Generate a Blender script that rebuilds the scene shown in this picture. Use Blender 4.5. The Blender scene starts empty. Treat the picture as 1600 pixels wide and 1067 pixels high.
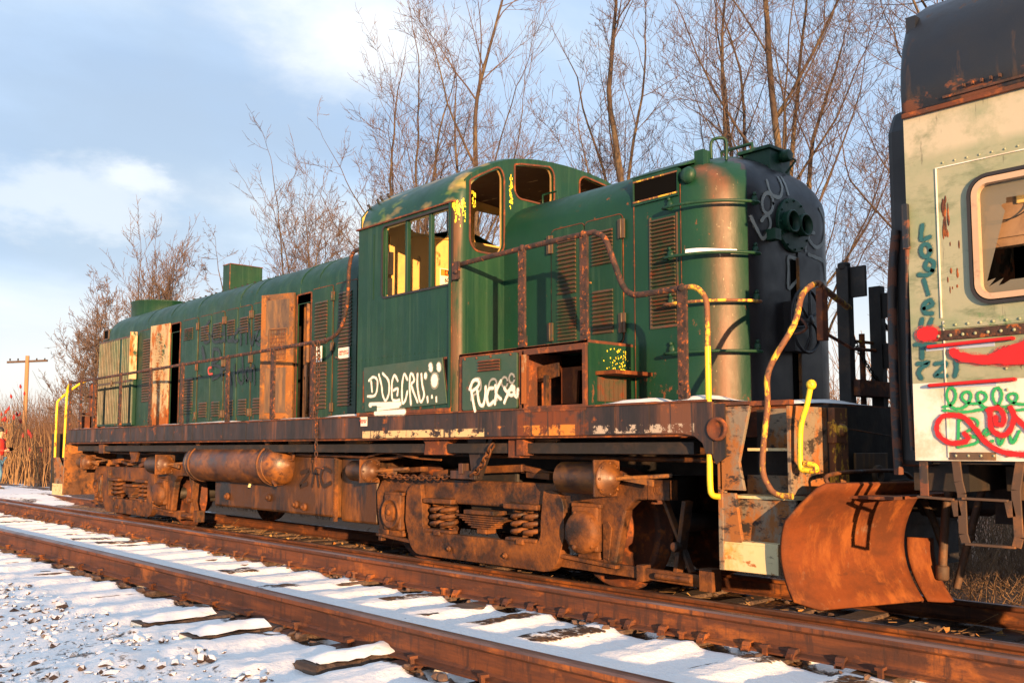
import bpy, math, random
from math import radians as R, sin, cos, pi
from mathutils import Vector, Matrix, noise as mnoise
SC = bpy.context.scene
COL = SC.collection
# ------------------------------------------------------------------ camera
cam = bpy.data.cameras.new("camera"); camo = bpy.data.objects.new("camera", cam); COL.objects.link(camo); SC.camera = camo
cam.sensor_width = 36.0; cam.lens = 1468.571 / 1600 * 36.0; cam.shift_y = 42.6 / 1600
cam.clip_start = .05; cam.clip_end = 1200
camo.location = (11.5834, -7.1155, 1.2101)
yaw, pit = .737405, .084768
fw = Vector((-cos(yaw) * cos(pit), sin(yaw) * cos(pit), sin(pit)))
camo.rotation_euler = fw.to_track_quat('-Z', 'Y').to_euler()
# ------------------------------------------------------------------ sun, sky, exposure
SUN_EL, SUN_AZ = 6.2, -27.6      # direction towards the sun: elevation, angle from +X
sd = Vector((cos(R(SUN_EL)) * cos(R(SUN_AZ)), cos(R(SUN_EL)) * sin(R(SUN_AZ)), sin(R(SUN_EL))))
sun = bpy.data.lights.new("sun", 'SUN'); sun.energy = 4.6; sun.angle = R(.5); sun.color = (1.0, .575, .265)
suno = bpy.data.objects.new("sun", sun); COL.objects.link(suno); suno.rotation_euler = (-sd).to_track_quat('-Z', 'Y').to_euler()
suno.location = (30, -20, 30)
SC.view_settings.view_transform = 'Standard'; SC.view_settings.look = 'None'; SC.view_settings.gamma = 1; SC.view_settings.exposure = 1.6
W = bpy.data.worlds.new("World"); SC.world = W; W.use_nodes = True
nt = W.node_tree; nt.nodes.clear(); N = nt.nodes.new; L = nt.links.new
out = N('ShaderNodeOutputWorld'); bg = N('ShaderNodeBackground'); bg.inputs['Strength'].default_value = .76
sky = N('ShaderNodeTexSky'); sky.sky_type = 'NISHITA'; sky.sun_disc = False; sky.sun_elevation = R(SUN_EL)
sky.sun_rotation = math.atan2(sd.x, sd.y); sky.air_density = 1.0; sky.dust_density = .8
skm = N('ShaderNodeVectorMath'); skm.operation = 'SCALE'; skm.inputs['Scale'].default_value = .12; L(sky.outputs['Color'], skm.inputs[0])
tc = N('ShaderNodeTexCoord')
# clouds: a flat deck seen in perspective (direction / height)
sx = N('ShaderNodeSeparateXYZ'); L(tc.outputs['Generated'], sx.inputs[0])
zz = N('ShaderNodeMath'); zz.operation = 'ADD'; zz.inputs[1].default_value = .28; L(sx.outputs['Z'], zz.inputs[0])
dv = N('ShaderNodeVectorMath'); dv.operation = 'DIVIDE'; cz = N('ShaderNodeCombineXYZ')
for i in range(3): L(zz.outputs[0], cz.inputs[i])
L(tc.outputs['Generated'], dv.inputs[0]); L(cz.outputs[0], dv.inputs[1])
mp = N('ShaderNodeMapping'); mp.inputs['Location'].default_value = (3.2, 1.7, 0); mp.inputs['Rotation'].default_value = (0, 0, R(40)); mp.inputs['Scale'].default_value = (1.15, .6, .2); L(dv.outputs[0], mp.inputs[0])
n1 = N('ShaderNodeTexNoise'); n1.inputs['Scale'].default_value = 1.6; n1.inputs['Detail'].default_value = 7; n1.inputs['Roughness'].default_value = .5; L(mp.outputs[0], n1.inputs['Vector'])
r1 = N('ShaderNodeValToRGB'); cr = r1.color_ramp
cr.elements[0].position = .38; cr.elements[0].color = (.215, .290, .410, 1)
cr.elements[1].position = .63; cr.elements[1].color = (.44, .465, .49, 1)
e = cr.elements.new(.48); e.color = (.265, .345, .465, 1)
e = cr.elements.new(.56); e.color = (.35, .41, .48, 1)
L(n1.outputs['Fac'], r1.inputs[0])
# near the horizon the deck thins to a bright pale band
hz = N('ShaderNodeMapRange'); hz.inputs['From Min'].default_value = .02; hz.inputs['From Max'].default_value = .21; hz.interpolation_type = 'SMOOTHSTEP'
hn = N('ShaderNodeTexNoise'); hn.inputs['Scale'].default_value = 3.5; hn.inputs['Detail'].default_value = 3; L(tc.outputs['Generated'], hn.inputs['Vector'])
hm = N('ShaderNodeMath'); hm.operation = 'MULTIPLY_ADD'; hm.inputs[1].default_value = -.22; L(hn.outputs['Fac'], hm.inputs[0])
ha = N('ShaderNodeMath'); ha.operation = 'ADD'; L(sx.outputs['Z'], ha.inputs[0]); ha.inputs[1].default_value = .09; L(ha.outputs[0], hm.inputs[2]); L(hm.outputs[0], hz.inputs['Value'])
hmix = N('ShaderNodeMixRGB'); hmix.inputs[1].default_value = (.43, .43, .44, 1); L(hz.outputs[0], hmix.inputs[0]); L(r1.outputs[0], hmix.inputs[2])
cloud = hmix.outputs[0]
bn = N('ShaderNodeTexNoise'); bn.inputs['Scale'].default_value = 5; bn.inputs['Detail'].default_value = 8; bn.inputs['Roughness'].default_value = .6
bm = N('ShaderNodeMapping'); bm.inputs['Scale'].default_value = (1, 1, 2.2); L(tc.outputs['Generated'], bm.inputs[0]); L(bm.outputs[0], bn.inputs['Vector'])
def patch(d, r0, r1, colr, amt, sq=1.0, wob=.35):
    global cloud
    sb = N('ShaderNodeVectorMath'); sb.operation = 'SUBTRACT'; L(tc.outputs['Generated'], sb.inputs[0]); sb.inputs[1].default_value = d
    ml = N('ShaderNodeVectorMath'); ml.operation = 'MULTIPLY'; L(sb.outputs[0], ml.inputs[0]); ml.inputs[1].default_value = (1, 1, sq)
    ln = N('ShaderNodeVectorMath'); ln.operation = 'LENGTH'; L(ml.outputs[0], ln.inputs[0])
    ad = N('ShaderNodeMath'); ad.operation = 'MULTIPLY_ADD'; L(bn.outputs['Fac'], ad.inputs[0]); ad.inputs[1].default_value = wob; L(ln.outputs['Value'], ad.inputs[2])
    mr = N('ShaderNodeMapRange'); mr.interpolation_type = 'SMOOTHSTEP'; mr.inputs['From Min'].default_value = r0 + wob * .5; mr.inputs['From Max'].default_value = r1 + wob * .5; mr.inputs['To Min'].default_value = amt; mr.inputs['To Max'].default_value = 0; L(ad.outputs[0], mr.inputs['Value'])
    m_ = N('ShaderNodeMixRGB'); L(mr.outputs[0], m_.inputs[0]); L(cloud, m_.inputs[1]); m_.inputs[2].default_value = (*colr, 1); cloud = m_.outputs[0]
patch((-.90, .33, .31), .03, .26, (.218, .278, .368), .9, 1.5, .34)     # the heavy grey-blue deck at left
patch((-.935, .33, .20), .02, .14, (.235, .290, .372), .8, 2.6, .26)
patch((-.775, .49, .42), .0, .17, (.52, .53, .54), .9, 2.0, .30)      # bright break at top centre
patch((-.926, .289, .242), .0, .09, (.46, .475, .50), .55, 2.2, .5)
patch((-.905, .33, .262), .0, .03, (.50, .51, .53), .5, 2.0, .14)
mx = N('ShaderNodeMixRGB'); mx.inputs[0].default_value = .88; L(skm.outputs[0], mx.inputs[1]); L(cloud, mx.inputs[2])
L(mx.outputs[0], bg.inputs['Color']); L(bg.outputs[0], out.inputs['Surface'])

# ------------------------------------------------------------------ materials
def mat(name, base, rough=.6, metal=0., layers=(), bump=None, spec=.5, vary=.12):
    m = bpy.data.materials.new(name); m.use_nodes = True
    t = m.node_tree; N = t.nodes.new; L = t.links.new
    b = t.nodes['Principled BSDF']; b.inputs['Metallic'].default_value = metal; b.inputs['Specular IOR Level'].default_value = spec
    geo = N('ShaderNodeNewGeometry')
    def noise(scale, detail=6, ro=.62, off=0):
        mp = N('ShaderNodeMapping'); mp.inputs['Scale'].default_value = scale if isinstance(scale, tuple) else (scale,) * 3
        mp.inputs['Location'].default_value = (off, off * .7, off * 1.3)
        L(geo.outputs['Position'], mp.inputs[0]); n = N('ShaderNodeTexNoise'); n.inputs['Scale'].default_value = 1
        n.inputs['Detail'].default_value = detail; n.inputs['Roughness'].default_value = ro; L(mp.outputs[0], n.inputs['Vector']); return n.outputs['Fac']
    def rng(src, a, c, lo=0., hi=1., smooth=False):
        r = N('ShaderNodeMapRange'); r.inputs['From Min'].default_value = a; r.inputs['From Max'].default_value = c
        r.inputs['To Min'].default_value = lo; r.inputs['To Max'].default_value = hi; L(src, r.inputs['Value']); return r.outputs[0]
    # tonal variation of the base
    v = rng(noise(1.7, 5, .6, 5), .3, .7, 1 - vary, 1 + vary)
    sc = N('ShaderNodeVectorMath'); sc.operation = 'SCALE'; sc.inputs[0].default_value = base; L(v, sc.inputs['Scale'])
    col = sc.outputs[0]
    ro = rng(noise(6, 4, .6, 9), .3, .7, max(.05, rough - .08), min(1, rough + .08))
    for k, ly in enumerate(layers):
        c, scale, thr, soft = ly[:4]; o = ly[4] if len(ly) > 4 else {}
        f = noise(scale, o.get('detail', 8), o.get('ro', .68), 11.3 * (k + 1) + len(name))
        if 'axis' in o:
            sp = N('ShaderNodeSeparateXYZ'); L(geo.outputs['Position'], sp.inputs[0])
            g = rng(sp.outputs[o['axis']], o['a'], o['b'], 0, 1)
            q = N('ShaderNodeMath'); q.operation = 'MULTIPLY_ADD'; q.inputs[1].default_value = o.get('gain', .4); L(g, q.inputs[0]); L(f, q.inputs[2]); f = q.outputs[0]
        f = rng(f, thr - soft, thr + soft, 0, o.get('max', 1.))
        for bax, z0, z1 in ([(o.get('baxis', 2), *o['band'])] if 'band' in o else list(o.get('bands', ()))):
            sp = N('ShaderNodeSeparateXYZ'); L(geo.outputs['Position'], sp.inputs[0])
            ax = sp.outputs[bax]
            bs_ = o.get('bs', .004); g1 = rng(ax, z0 - bs_, z0 + bs_); g2 = rng(ax, z1 - bs_, z1 + bs_, 1, 0)
            q = N('ShaderNodeMath'); q.operation = 'MULTIPLY'; L(g1, q.inputs[0]); L(g2, q.inputs[1])
            q2 = N('ShaderNodeMath'); q2.operation = 'MULTIPLY'; L(q.outputs[0], q2.inputs[0]); L(f, q2.inputs[1]); f = q2.outputs[0]
        mxn = N('ShaderNodeMixRGB'); L(f, mxn.inputs[0]); L(col, mxn.inputs[1]); mxn.inputs[2].default_value = (*c, 1); col = mxn.outputs[0]
        if 'rough' in o:
            mr = N('ShaderNodeMixRGB'); L(f, mr.inputs[0]); L(ro, mr.inputs[1]); mr.inputs[2].default_value = (o['rough'],) * 3 + (1,); ro = mr.outputs[0]
    L(col, b.inputs['Base Color']); L(ro, b.inputs['Roughness'])
    if bump:
        bs, bst, bd = bump
        bp = N('ShaderNodeBump'); bp.inputs['Strength'].default_value = bst; bp.inputs['Distance'].default_value = bd
        L(noise(bs, 6, .6, 2), bp.inputs['Height']); L(bp.outputs[0], b.inputs['Normal'])
    return m
RUST = (.11, .028, .009); RUSTO = (.30, .08, .011); DUST = (.26, .13, .045); BLK = (.018, .017, .017)
M = {}
M['green'] = mat('green_paint', (0.0058, 0.0345, 0.0180), .46, spec=.28, layers=[
    ((0.0255, 0.0442, 0.0255), (.9, .9, 1.6), .57, .10, {'max': .55}), ((0.0850, 0.0323, 0.0170), (7, 7, .45), .70, .03, {'max': .7, 'rough': .8}),
    ((0.0034, 0.0306, 0.0229), (1.2, 1.2, .25), .50, .12, {'max': .8}),
    ((0.0170, 0.0638, 0.0255), (2.5, 2.5, .5), .60, .12, {'max': .6}),
    ((0.0382, 0.0850, 0.0467), (16, 16, .5), .60, .08, {'max': .45}),
    ((0.1870, 0.1190, 0.0680), (15, 15, 15), .735, .012, {'rough': .8, 'ro': .72}),
    ((0.1275, 0.0467, 0.0213), (13, 13, 7), .70, .02, {'axis': 2, 'a': 1.95, 'b': 1.5, 'gain': .13, 'rough': .85})], bump=((2.2, 2.2, 1.1), .45, .02))
M['green_old'] = mat('green_worn_panel', (0.0213, 0.0553, 0.0323), .5, layers=[
    ((0.0553, 0.0680, 0.0425), 3, .52, .12, {'max': .6}), ((0.1445, 0.0510, 0.0238), (7, 7, 5), .64, .03, {'rough': .85})], bump=(12, .2, .006))
_wear = lambda a, b_: [((0.1275, 0.0527, 0.0272), (6, 6, .8), .40, .16, {'bands': ((1, a, b_), (0, 6.92, 9)), 'bs': .045, 'max': .9, 'rough': .46}), ((0.3570, 0.2890, 0.1870), (30, 30, 16), .66, .03, {'bands': ((1, a, b_), (0, 6.92, 9)), 'bs': .06}), ((0.5525, 0.4250, 0.0255), (26, 26, 9), .735, .01, {'bands': ((1, -1.0, -.6), (0, 6.92, 9))})]
M['greennose'] = mat('nose_paint_worn_at_the_corner', (0.0061, 0.0399, 0.0213), .46, spec=.28, layers=[((0.0034, 0.0306, 0.0229), (1.2, 1.2, .25), .50, .12, {'max': .8}), ((0.1870, 0.1190, 0.0680), (15, 15, 15), .735, .012, {'rough': .8, 'ro': .72}), ((0.1275, 0.0467, 0.0213), (13, 13, 7), .66, .02, {'axis': 2, 'a': 1.95, 'b': 1.5, 'gain': .13, 'rough': .85})] + _wear(-.845, -.73), bump=((2.2, 2.2, 1.1), .4, .02))
M['cornerworn'] = mat('cab_corner_worn_to_primer', (.009, .04, .020), .55, spec=.22, layers=[((.14, .06, .032), (9, 9, 1.2), .46, .10, {'bands': ((1, -1.53, -1.465),), 'bs': .01, 'rough': .5, 'max': .7}), ((.30, .22, .13), (30, 30, 12), .68, .03)], bump=(30, .2, .003))
M['greenblk'] = mat('sooty_nose_paint', (0.0142, 0.0128, 0.0135), .42, spec=.35, layers=[
    ((0.0255, 0.0225, 0.0248), (3, 3, 1), .5, .15, {}), ((0.0075, 0.0338, 0.0240), (1.5, 1.5, .5), .62, .08, {})], bump=((3, 3, 1.5), .2, .01))  # near-black tone for the front of the nose
M['louver'] = mat('louver_slat_metal', (0.0680, 0.0440, 0.0256), .55, layers=[((0.0096, 0.0440, 0.0240), 2.2, .58, .06), (RUST, 9, .58, .06)])
M['rust'] = mat('rusty_steel', RUST, .85, layers=[((0.0488, 0.0210, 0.0135), 5, .5, .12), (RUSTO, 8, .60, .08)], bump=(28, .5, .006))
M['railing'] = mat('flaking_brown_railing', (0.0560, 0.0240, 0.0160), .8, layers=[((0.0128, 0.0088, 0.0072), 16, .5, .1), (RUSTO, 20, .60, .05), ((0.4400, 0.2640, 0.0400), 24, .74, .01)], bump=(60, .7, .006))
M['sill'] = mat('side_sill_paint', (0.0288, 0.0160, 0.0128), .62, layers=[
    ((0.0112, 0.0088, 0.0088), (5, 5, 1.2), .50, .07), ((0.1040, 0.0400, 0.0176), (2.6, 2.6, .3), .58, .05), (RUSTO, (4, 4, 6), .66, .05, {'rough': .9}), (RUST, (3, 3, 4), .45, .04, {'bands': ((0, 5.5, 6.35),), 'rough': .9}),
    ((0.5280, 0.3840, 0.1920), (6, 6, 10), .47, .015, {'bands': ((2, 1.315, 1.395), (0, 3.05, 5.05)), 'ro': .75}), ((0.3600, 0.3040, 0.2400), (9, 9, 9), .52, .015, {'bands': ((2, 1.33, 1.395), (0, 6.4, 7.4)), 'ro': .78}), ((0.4800, 0.1760, 0.0240), (5, 5, 6), .50, .03, {'bands': ((2, 1.32, 1.41), (0, 5.1, 6.2)), 'ro': .7}), ((0.4000, 0.3200, 0.2400), (7, 7, 7), .64, .015, {'bands': ((2, 1.33, 1.36), (0, -6.8, -4.5))}), ((0.0240, 0.0160, 0.0144), (18, 18, .6), .60, .03)], bump=((10, 10, 3), .4, .006))
M['shutslat'] = mat('worn_shutter_slats', (.045, .034, .014), .5, layers=[((.010, .040, .018), (3, 3, 1), .50, .08), ((.11, .065, .025), (20, 20, 3), .62, .05)])
M['roofgreen'] = mat('cab_roof_paint_with_overspray', (0.0072, 0.0442, 0.0263), .42, spec=.4, layers=[((0.0034, 0.0306, 0.0229), 1.2, .52, .1), ((0.2550, 0.1955, 0.0595), (2.0, 2.6, 4), .66, .06, {'axis': 2, 'a': 4.15, 'b': 3.85, 'gain': .06, 'ro': .5, 'detail': 3}), ((0.0850, 0.1445, 0.0170), (3, 3.6, 5), .67, .05, {'ro': .5, 'detail': 3})], bump=((3, 3, 1.5), .2, .012))
M['frame'] = mat('greasy_dusty_castings', (.078, .026, .006), .66, layers=[
    ((.016, .008, .005), (2.6, 2.6, 2.6), .485, .10, {}), ((.21, .068, .008), (3.4, 3.4, 3.4), .57, .13, {'rough': .85}), ((.045, .020, .010), (15, 15, 15), .62, .06, {'max': .6}),
    ((.009, .007, .007), (3.6, 3.6, 2.2), .64, .06, {'rough': .38})], bump=(26, .7, .012))
M['dark'] = mat('black_grease', (0.0098, 0.0084, 0.0077), .7, layers=[((0.0350, 0.0210, 0.0126), 4, .58, .08)], bump=(15, .4, .01))
M['tank'] = mat('dusty_air_tank', (.085, .036, .016), .5, layers=[
    ((.22, .080, .014), (1.5, 3, 3), .54, .08), ((.030, .020, .020), (2, 3, 2.2), .56, .05, {'rough': .35}), ((.05, .02, .01), 12, .60, .05)], bump=(12, .35, .008))
M['fuel'] = mat('fuel_tank_grime', (.060, .025, .008), .55, layers=[
    ((.19, .068, .010), (2.0, 2.0, .8), .55, .07), ((.010, .008, .007), (2.5, 2.5, .7), .55, .06, {'rough': .35}), ((.15, .08, .04), (20, 20, .6), .64, .05, {'max': .6})], bump=(14, .35, .008))
M['yellow'] = mat('chipped_yellow_paint', (.72, .47, .015), .5, layers=[((.16, .06, .02), (14, 14, 7), .575, .02, {'rough': .85, 'ro': .75}), ((.05, .025, .015), 34, .66, .02)], bump=(40, .3, .003))
M['yelrust'] = mat('yellow_worn_to_rust', (.15, .06, .025), .75, layers=[((.60, .36, .03), (12, 12, 6), .55, .03), ((.05, .03, .02), 26, .6, .05)], bump=(50, .5, .004))
M['cream'] = mat('cream_step_paint', (.60, .50, .28), .6, layers=[((.30, .11, .03), (8, 8, 12), .60, .03, {'rough': .9}), ((.10, .07, .05), (6, 6, 22), .63, .03), ((.55, .26, .04), (4, 4, 3), .60, .08)], bump=(25, .3, .004))
M['steprust'] = mat('step_board_paint', (0.1760, 0.1440, 0.1040), .7, layers=[((0.2400, 0.0880, 0.0200), (5, 5, 3), .50, .05, {'rough': .9}), ((0.0240, 0.0176, 0.0160), (7, 7, 14), .56, .04)], bump=(30, .5, .006))
M['creamrust'] = mat('cream_door_streaked_rust', (.36, .28, .16), .7, layers=[((.25, .080, .012), (6, 6, 2.4), .55, .04, {'rough': .9}), ((.24, .07, .010), (6, 6, 4), .60, .05, {'axis': 2, 'a': 2.2, 'b': 1.55, 'gain': .25, 'rough': .9}), ((.05, .018, .008), (16, 16, 6), .62, .03), ((.012, .05, .024), (4, 4, 3), .62, .03)], bump=(20, .5, .006))
M['doorin'] = mat('rusty_door_inside', (.22, .082, .014), .8, layers=[((.10, .052, .026), (3, 3, 2.2), .50, .05), ((.30, .12, .02), (8, 8, 8), .62, .04), ((.05, .018, .008), (10, 10, 6), .61, .04)], bump=(30, .5, .006))
M['panelgrey'] = mat('oily_insulation_panel', (0.0880, 0.0560, 0.0320), .55, layers=[((0.2080, 0.1040, 0.0320), (9, 9, 1), .56, .08), ((0.0400, 0.0280, 0.0240), (5, 5, 1.5), .6, .05)], bump=(12, .3, .004))
M['cabin'] = mat('cream_cab_lining', (0.5780, 0.3740, 0.1105), .6, layers=[((0.3400, 0.2295, 0.1105), (2, 2, 2), .60, .08), ((0.0850, 0.0510, 0.0340), (9, 9, 4), .68, .03)], bump=(8, .2, .006))
M['ceil'] = mat('peeling_brown_ceiling', (.075, .048, .030), .8, layers=[((.40, .29, .16), (3, 9, 9), .63, .02)])
M['black'] = mat('black_void_metal', (.003, .003, .003), .95, spec=.05)  # black parts, and plates that paint in the shade of openings
M['plow'] = mat('rust_orange_blade', (.135, .034, .008), .85, spec=.25, layers=[((.075, .022, .008), (2, 2, 3.4), .50, .10), ((.20, .062, .014), (5, 5, 2), .57, .07), ((.16, .10, .065), (7, 7, 4), .66, .05), ((.035, .014, .008), (1.6, 1.6, 6), .66, .06), ((.30, .22, .15), (34, 34, 20), .73, .02)], bump=(26, .6, .006))
M['railtop'] = mat('worn_rail_steel', (.19, .12, .10), .38, .6, layers=[((.10, .045, .03), (1.5, 8, 8), .55, .1)], bump=(30, .1, .002))
M['rail'] = mat('rail_rust', (.125, .037, .010), .74, layers=[((.055, .018, .008), (1.1, 4, 12), .50, .08), ((.27, .082, .012), (2.2, 5, 5), .60, .06), ((.035, .014, .009), (22, 22, 2.5), .58, .05, {'max': .8}), ((.33, .15, .06), (40, 8, 3), .72, .02)], bump=(40, .45, .004))
M['tie'] = mat('creosoted_tie', (.055, .035, .026), .85, layers=[((.12, .075, .05), (2, 24, 24), .55, .08), ((.01, .008, .007), (3, 30, 30), .6, .05)], bump=((4, 40, 40), .6, .01))
M['carpaint'] = mat('sage_car_paint', (.165, .215, .135), .6, layers=[
    ((.25, .265, .185), (1.6, 1.6, 2.4), .47, .10), ((.11, .145, .085), (2.5, 2.5, 7), .60, .06), ((.07, .16, .06), (3, 3, 3), .60, .03, {'bands': ((2, 1.86, 1.99),)}), ((.055, .030, .02), (9, 9, 5), .67, .015, {'rough': .9}),
    ((.36, .34, .26), (4, 4, 4), .46, .08, {'bands': ((2, 2.98, 3.3),), 'bs': .03}), ((.05, .045, .035), (22, 22, 2.2), .66, .03, {'max': .6})], bump=((6, 6, 3), .35, .008))
M['carwhite'] = mat('overpainted_white_panel', (.60, .58, .54), .65, layers=[((.46, .42, .34), 3, .56, .06), ((.28, .22, .15), (8, 8, 3), .68, .03)], bump=(20, .15, .004))
M['carroof'] = mat('black_roof_paint', (0.0098, 0.0119, 0.0168), .42, layers=[((0.0350, 0.0238, 0.0196), (6, 6, .8), .66, .03, {'axis': 2, 'a': 3.65, 'b': 3.3, 'gain': .12, 'rough': .7}),
    ((0.1120, 0.0420, 0.0245), (4, 4, 7), .70, .02, {'axis': 2, 'a': 3.45, 'b': 3.30, 'gain': .2, 'rough': .9})], bump=(5, .35, .01))
M['glass'] = None
M['wframe'] = mat('window_gasket_frame', (.40, .28, .19), .5, layers=[((.30, .20, .14), 12, .6, .05)])
M['rubber'] = mat('black_rubber', (.014, .013, .014), .6, bump=(40, .2, .002))
M['hose'] = mat('dirty_hose', (.06, .035, .022), .7, layers=[((.16, .07, .025), 6, .6, .08)])
M['zacp'] = mat('faint_black_spray_paint', (.022, .012, .008), .6)
M['white'] = mat('white_spray_paint', (.72, .70, .62), .6)
M['ghost'] = mat('faded_grey_spray_paint', (.25, .26, .24), .6)
M['tealp'] = mat('dark_teal_spray_paint', (.012, .085, .10), .55)
M['redp'] = mat('red_spray_paint', (.44, .008, .006), .45)
M['greenp'] = mat('green_spray_paint', (.02, .30, .09), .5)
M['blackp'] = mat('black_spray_paint', (.008, .014, .016), .5)
M['sign'] = mat('white_sign_face', (.72, .68, .58), .5, layers=[((.4, .3, .2), 14, .68, .04)])
M['orangep'] = mat('orange_sign_band', (.75, .20, .02), .5)
M['redt'] = mat('red_sign_lettering', (.50, .06, .04), .6)
M['blue'] = mat('pale_blue_weathered_strip', (.30, .36, .50), .6)
M['yelp'] = mat('yellow_paint_scratches', (.75, .62, .03), .5)
M['bark'] = mat('bare_tree_bark', (.050, .034, .025), .9, layers=[((.12, .085, .045), (3, 3, 1), .55, .08), ((.025, .018, .014), (20, 20, 5), .56, .06)], bump=((20, 20, 5), .6, .012))
M['twig'] = mat('grey_brown_twigs', (.062, .040, .033), .9, layers=[((.11, .075, .052), 1.5, .54, .08)])
M['straw'] = mat('straw_coloured_stalks', (.26, .155, .065), .85, layers=[((.16, .09, .045), 2.5, .54, .1)])
M['brush'] = mat('dead_brush', (0.1125, 0.0638, 0.0360), .9, layers=[((0.2100, 0.1275, 0.0638), 1.2, .55, .1)])
M['brushf'] = mat('russet_brush', (.095, .050, .028), .9, layers=[((.060, .034, .022), .8, .52, .1)])
M['sumac'] = mat('red_sumac_fruit', (.22, .012, .009), .8, layers=[((.20, .012, .01), 20, .55, .08)], bump=(50, .6, .01))
M['pole'] = mat('weathered_pole_wood', (.30, .17, .08), .85, layers=[((.25, .15, .08), (20, 20, 1), .55, .1)])
M['leaf'] = mat('dry_oak_leaves', (.36, .14, .03), .8, layers=[((.45, .28, .09), 9, .52, .05), ((.20, .05, .02), 7, .60, .05)])
M['stone'] = mat('ballast_stone', (.070, .042, .032), .85, layers=[((.14, .085, .055), 9, .52, .1), ((.05, .035, .03), 6, .6, .06)], bump=(50, .4, .004))
def snowcap(m):
    m = m.copy(); m.name += '_snow_topped'; t = m.node_tree; N = t.nodes.new; L = t.links.new; b = t.nodes['Principled BSDF']; g_ = N('ShaderNodeNewGeometry'); sp = N('ShaderNodeSeparateXYZ'); L(g_.outputs['Normal'], sp.inputs[0])
    n = N('ShaderNodeTexNoise'); n.inputs['Scale'].default_value = 22; L(g_.outputs['Position'], n.inputs['Vector']); a = N('ShaderNodeMath'); a.operation = 'MULTIPLY_ADD'; a.inputs[1].default_value = .5; L(n.outputs['Fac'], a.inputs[0]); L(sp.outputs['Z'], a.inputs[2])
    r = N('ShaderNodeMapRange'); r.inputs['From Min'].default_value = .55; r.inputs['From Max'].default_value = .68; L(a.outputs[0], r.inputs['Value']); mx = N('ShaderNodeMixRGB'); L(r.outputs[0], mx.inputs[0]); L(b.inputs['Base Color'].links[0].from_socket, mx.inputs[1]); mx.inputs[2].default_value = (.84, .83, .82, 1); L(mx.outputs[0], b.inputs['Base Color']); return m
M['stonesnow'] = snowcap(M['stone'])
M['snow'] = mat('snow', (.84, .83, .82), .55, bump=(9, .35, .02), spec=.3, vary=.03)
M['carin'] = mat('tan_coach_lining', (.25, .15, .075), .7, layers=[((.14, .08, .04), 5, .55, .1)])
M['skin'] = mat('skin', (.50, .26, .17), .5); M['jacket'] = mat('red_jacket', (.55, .03, .012), .7, layers=[((.38, .02, .01), 9, .55, .1)], bump=(14, .5, .02))
M['jeans'] = mat('blue_jeans', (.05, .13, .22), .8, layers=[((.10, .22, .32), 8, .56, .1)], bump=(14, .4, .02)); M['hair'] = mat('dark_hair', (.012, .009, .008), .6)
M['ballm'] = mat('pink_white_ball', (.75, .72, .72), .4, layers=[((.70, .04, .12), 9, .52, .02)])
gm = bpy.data.materials.new('dirty_glass'); gm.use_nodes = True; M['glass'] = gm
_t = gm.node_tree; _b = _t.nodes['Principled BSDF']; _b.inputs['Base Color'].default_value = (.15, .14, .10, 1); _b.inputs['Roughness'].default_value = .35; _b.inputs['Alpha'].default_value = .8

# ground: snow over dark ballast, brown litter round the old track
g = bpy.data.materials.new('snowy_ground'); g.use_nodes = True; t = g.node_tree; N = t.nodes.new; L = t.links.new
b = t.nodes['Principled BSDF']; geo = N('ShaderNodeNewGeometry'); sp = N('ShaderNodeSeparateXYZ'); L(geo.outputs['Position'], sp.inputs[0])
def _n(s, d=7, r=.6, src=None):
    mp = N('ShaderNodeMapping'); mp.inputs['Scale'].default_value = s if isinstance(s, tuple) else (s,) * 3; L(geo.outputs['Position'], mp.inputs[0])
    n = N('ShaderNodeTexNoise'); n.inputs['Scale'].default_value = 1; n.inputs['Detail'].default_value = d; n.inputs['Roughness'].default_value = r; L(mp.outputs[0], n.inputs['Vector']); return n.outputs['Fac']
def _r(src, a, c, lo=0, hi=1):
    r = N('ShaderNodeMapRange'); r.inputs['From Min'].default_value = a; r.inputs['From Max'].default_value = c; r.inputs['To Min'].default_value = lo; r.inputs['To Max'].default_value = hi; L(src, r.inputs['Value']); return r.outputs[0]
def _m(op, a, c):
    q = N('ShaderNodeMath'); q.operation = op
    for i, s in enumerate((a, c)):
        if isinstance(s, (int, float)): q.inputs[i].default_value = s
        else: L(s, q.inputs[i])
    return q.outputs[0]
at = N('ShaderNodeAttribute'); at.attribute_name = 'snow'
snowf = _r(_m('ADD', _m('ADD', _m('MULTIPLY', _n(6, 6, .62), .42), _m('MULTIPLY', _n((30, 38, 30), 4, .6), .20)), _m('MULTIPLY', at.outputs['Fac'], 1.0)), .735, .785)
dirt = N('ShaderNodeMixRGB'); dirt.inputs[1].default_value = (.050, .026, .014, 1); dirt.inputs[2].default_value = (.20, .095, .032, 1); L(_r(_n(22, 6, .7), .48, .60), dirt.inputs[0])
d2 = N('ShaderNodeMixRGB'); L(dirt.outputs[0], d2.inputs[1]); d2.inputs[2].default_value = (.030, .020, .015, 1); L(_r(_n(3), .5, .62), d2.inputs[0])
d3 = N('ShaderNodeMixRGB'); L(d2.outputs[0], d3.inputs[1]); d3.inputs[2].default_value = (.15, .075, .032, 1); L(_r(sp.outputs['Y'], 2.2, 4), d3.inputs[0])
cm = N('ShaderNodeMixRGB'); L(snowf, cm.inputs[0]); L(d3.outputs[0], cm.inputs[1]); cm.inputs[2].default_value = (.84, .83, .82, 1)
L(cm.outputs[0], b.inputs['Base Color']); b.inputs['Roughness'].default_value = .65; b.inputs['Specular IOR Level'].default_value = .3
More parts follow.
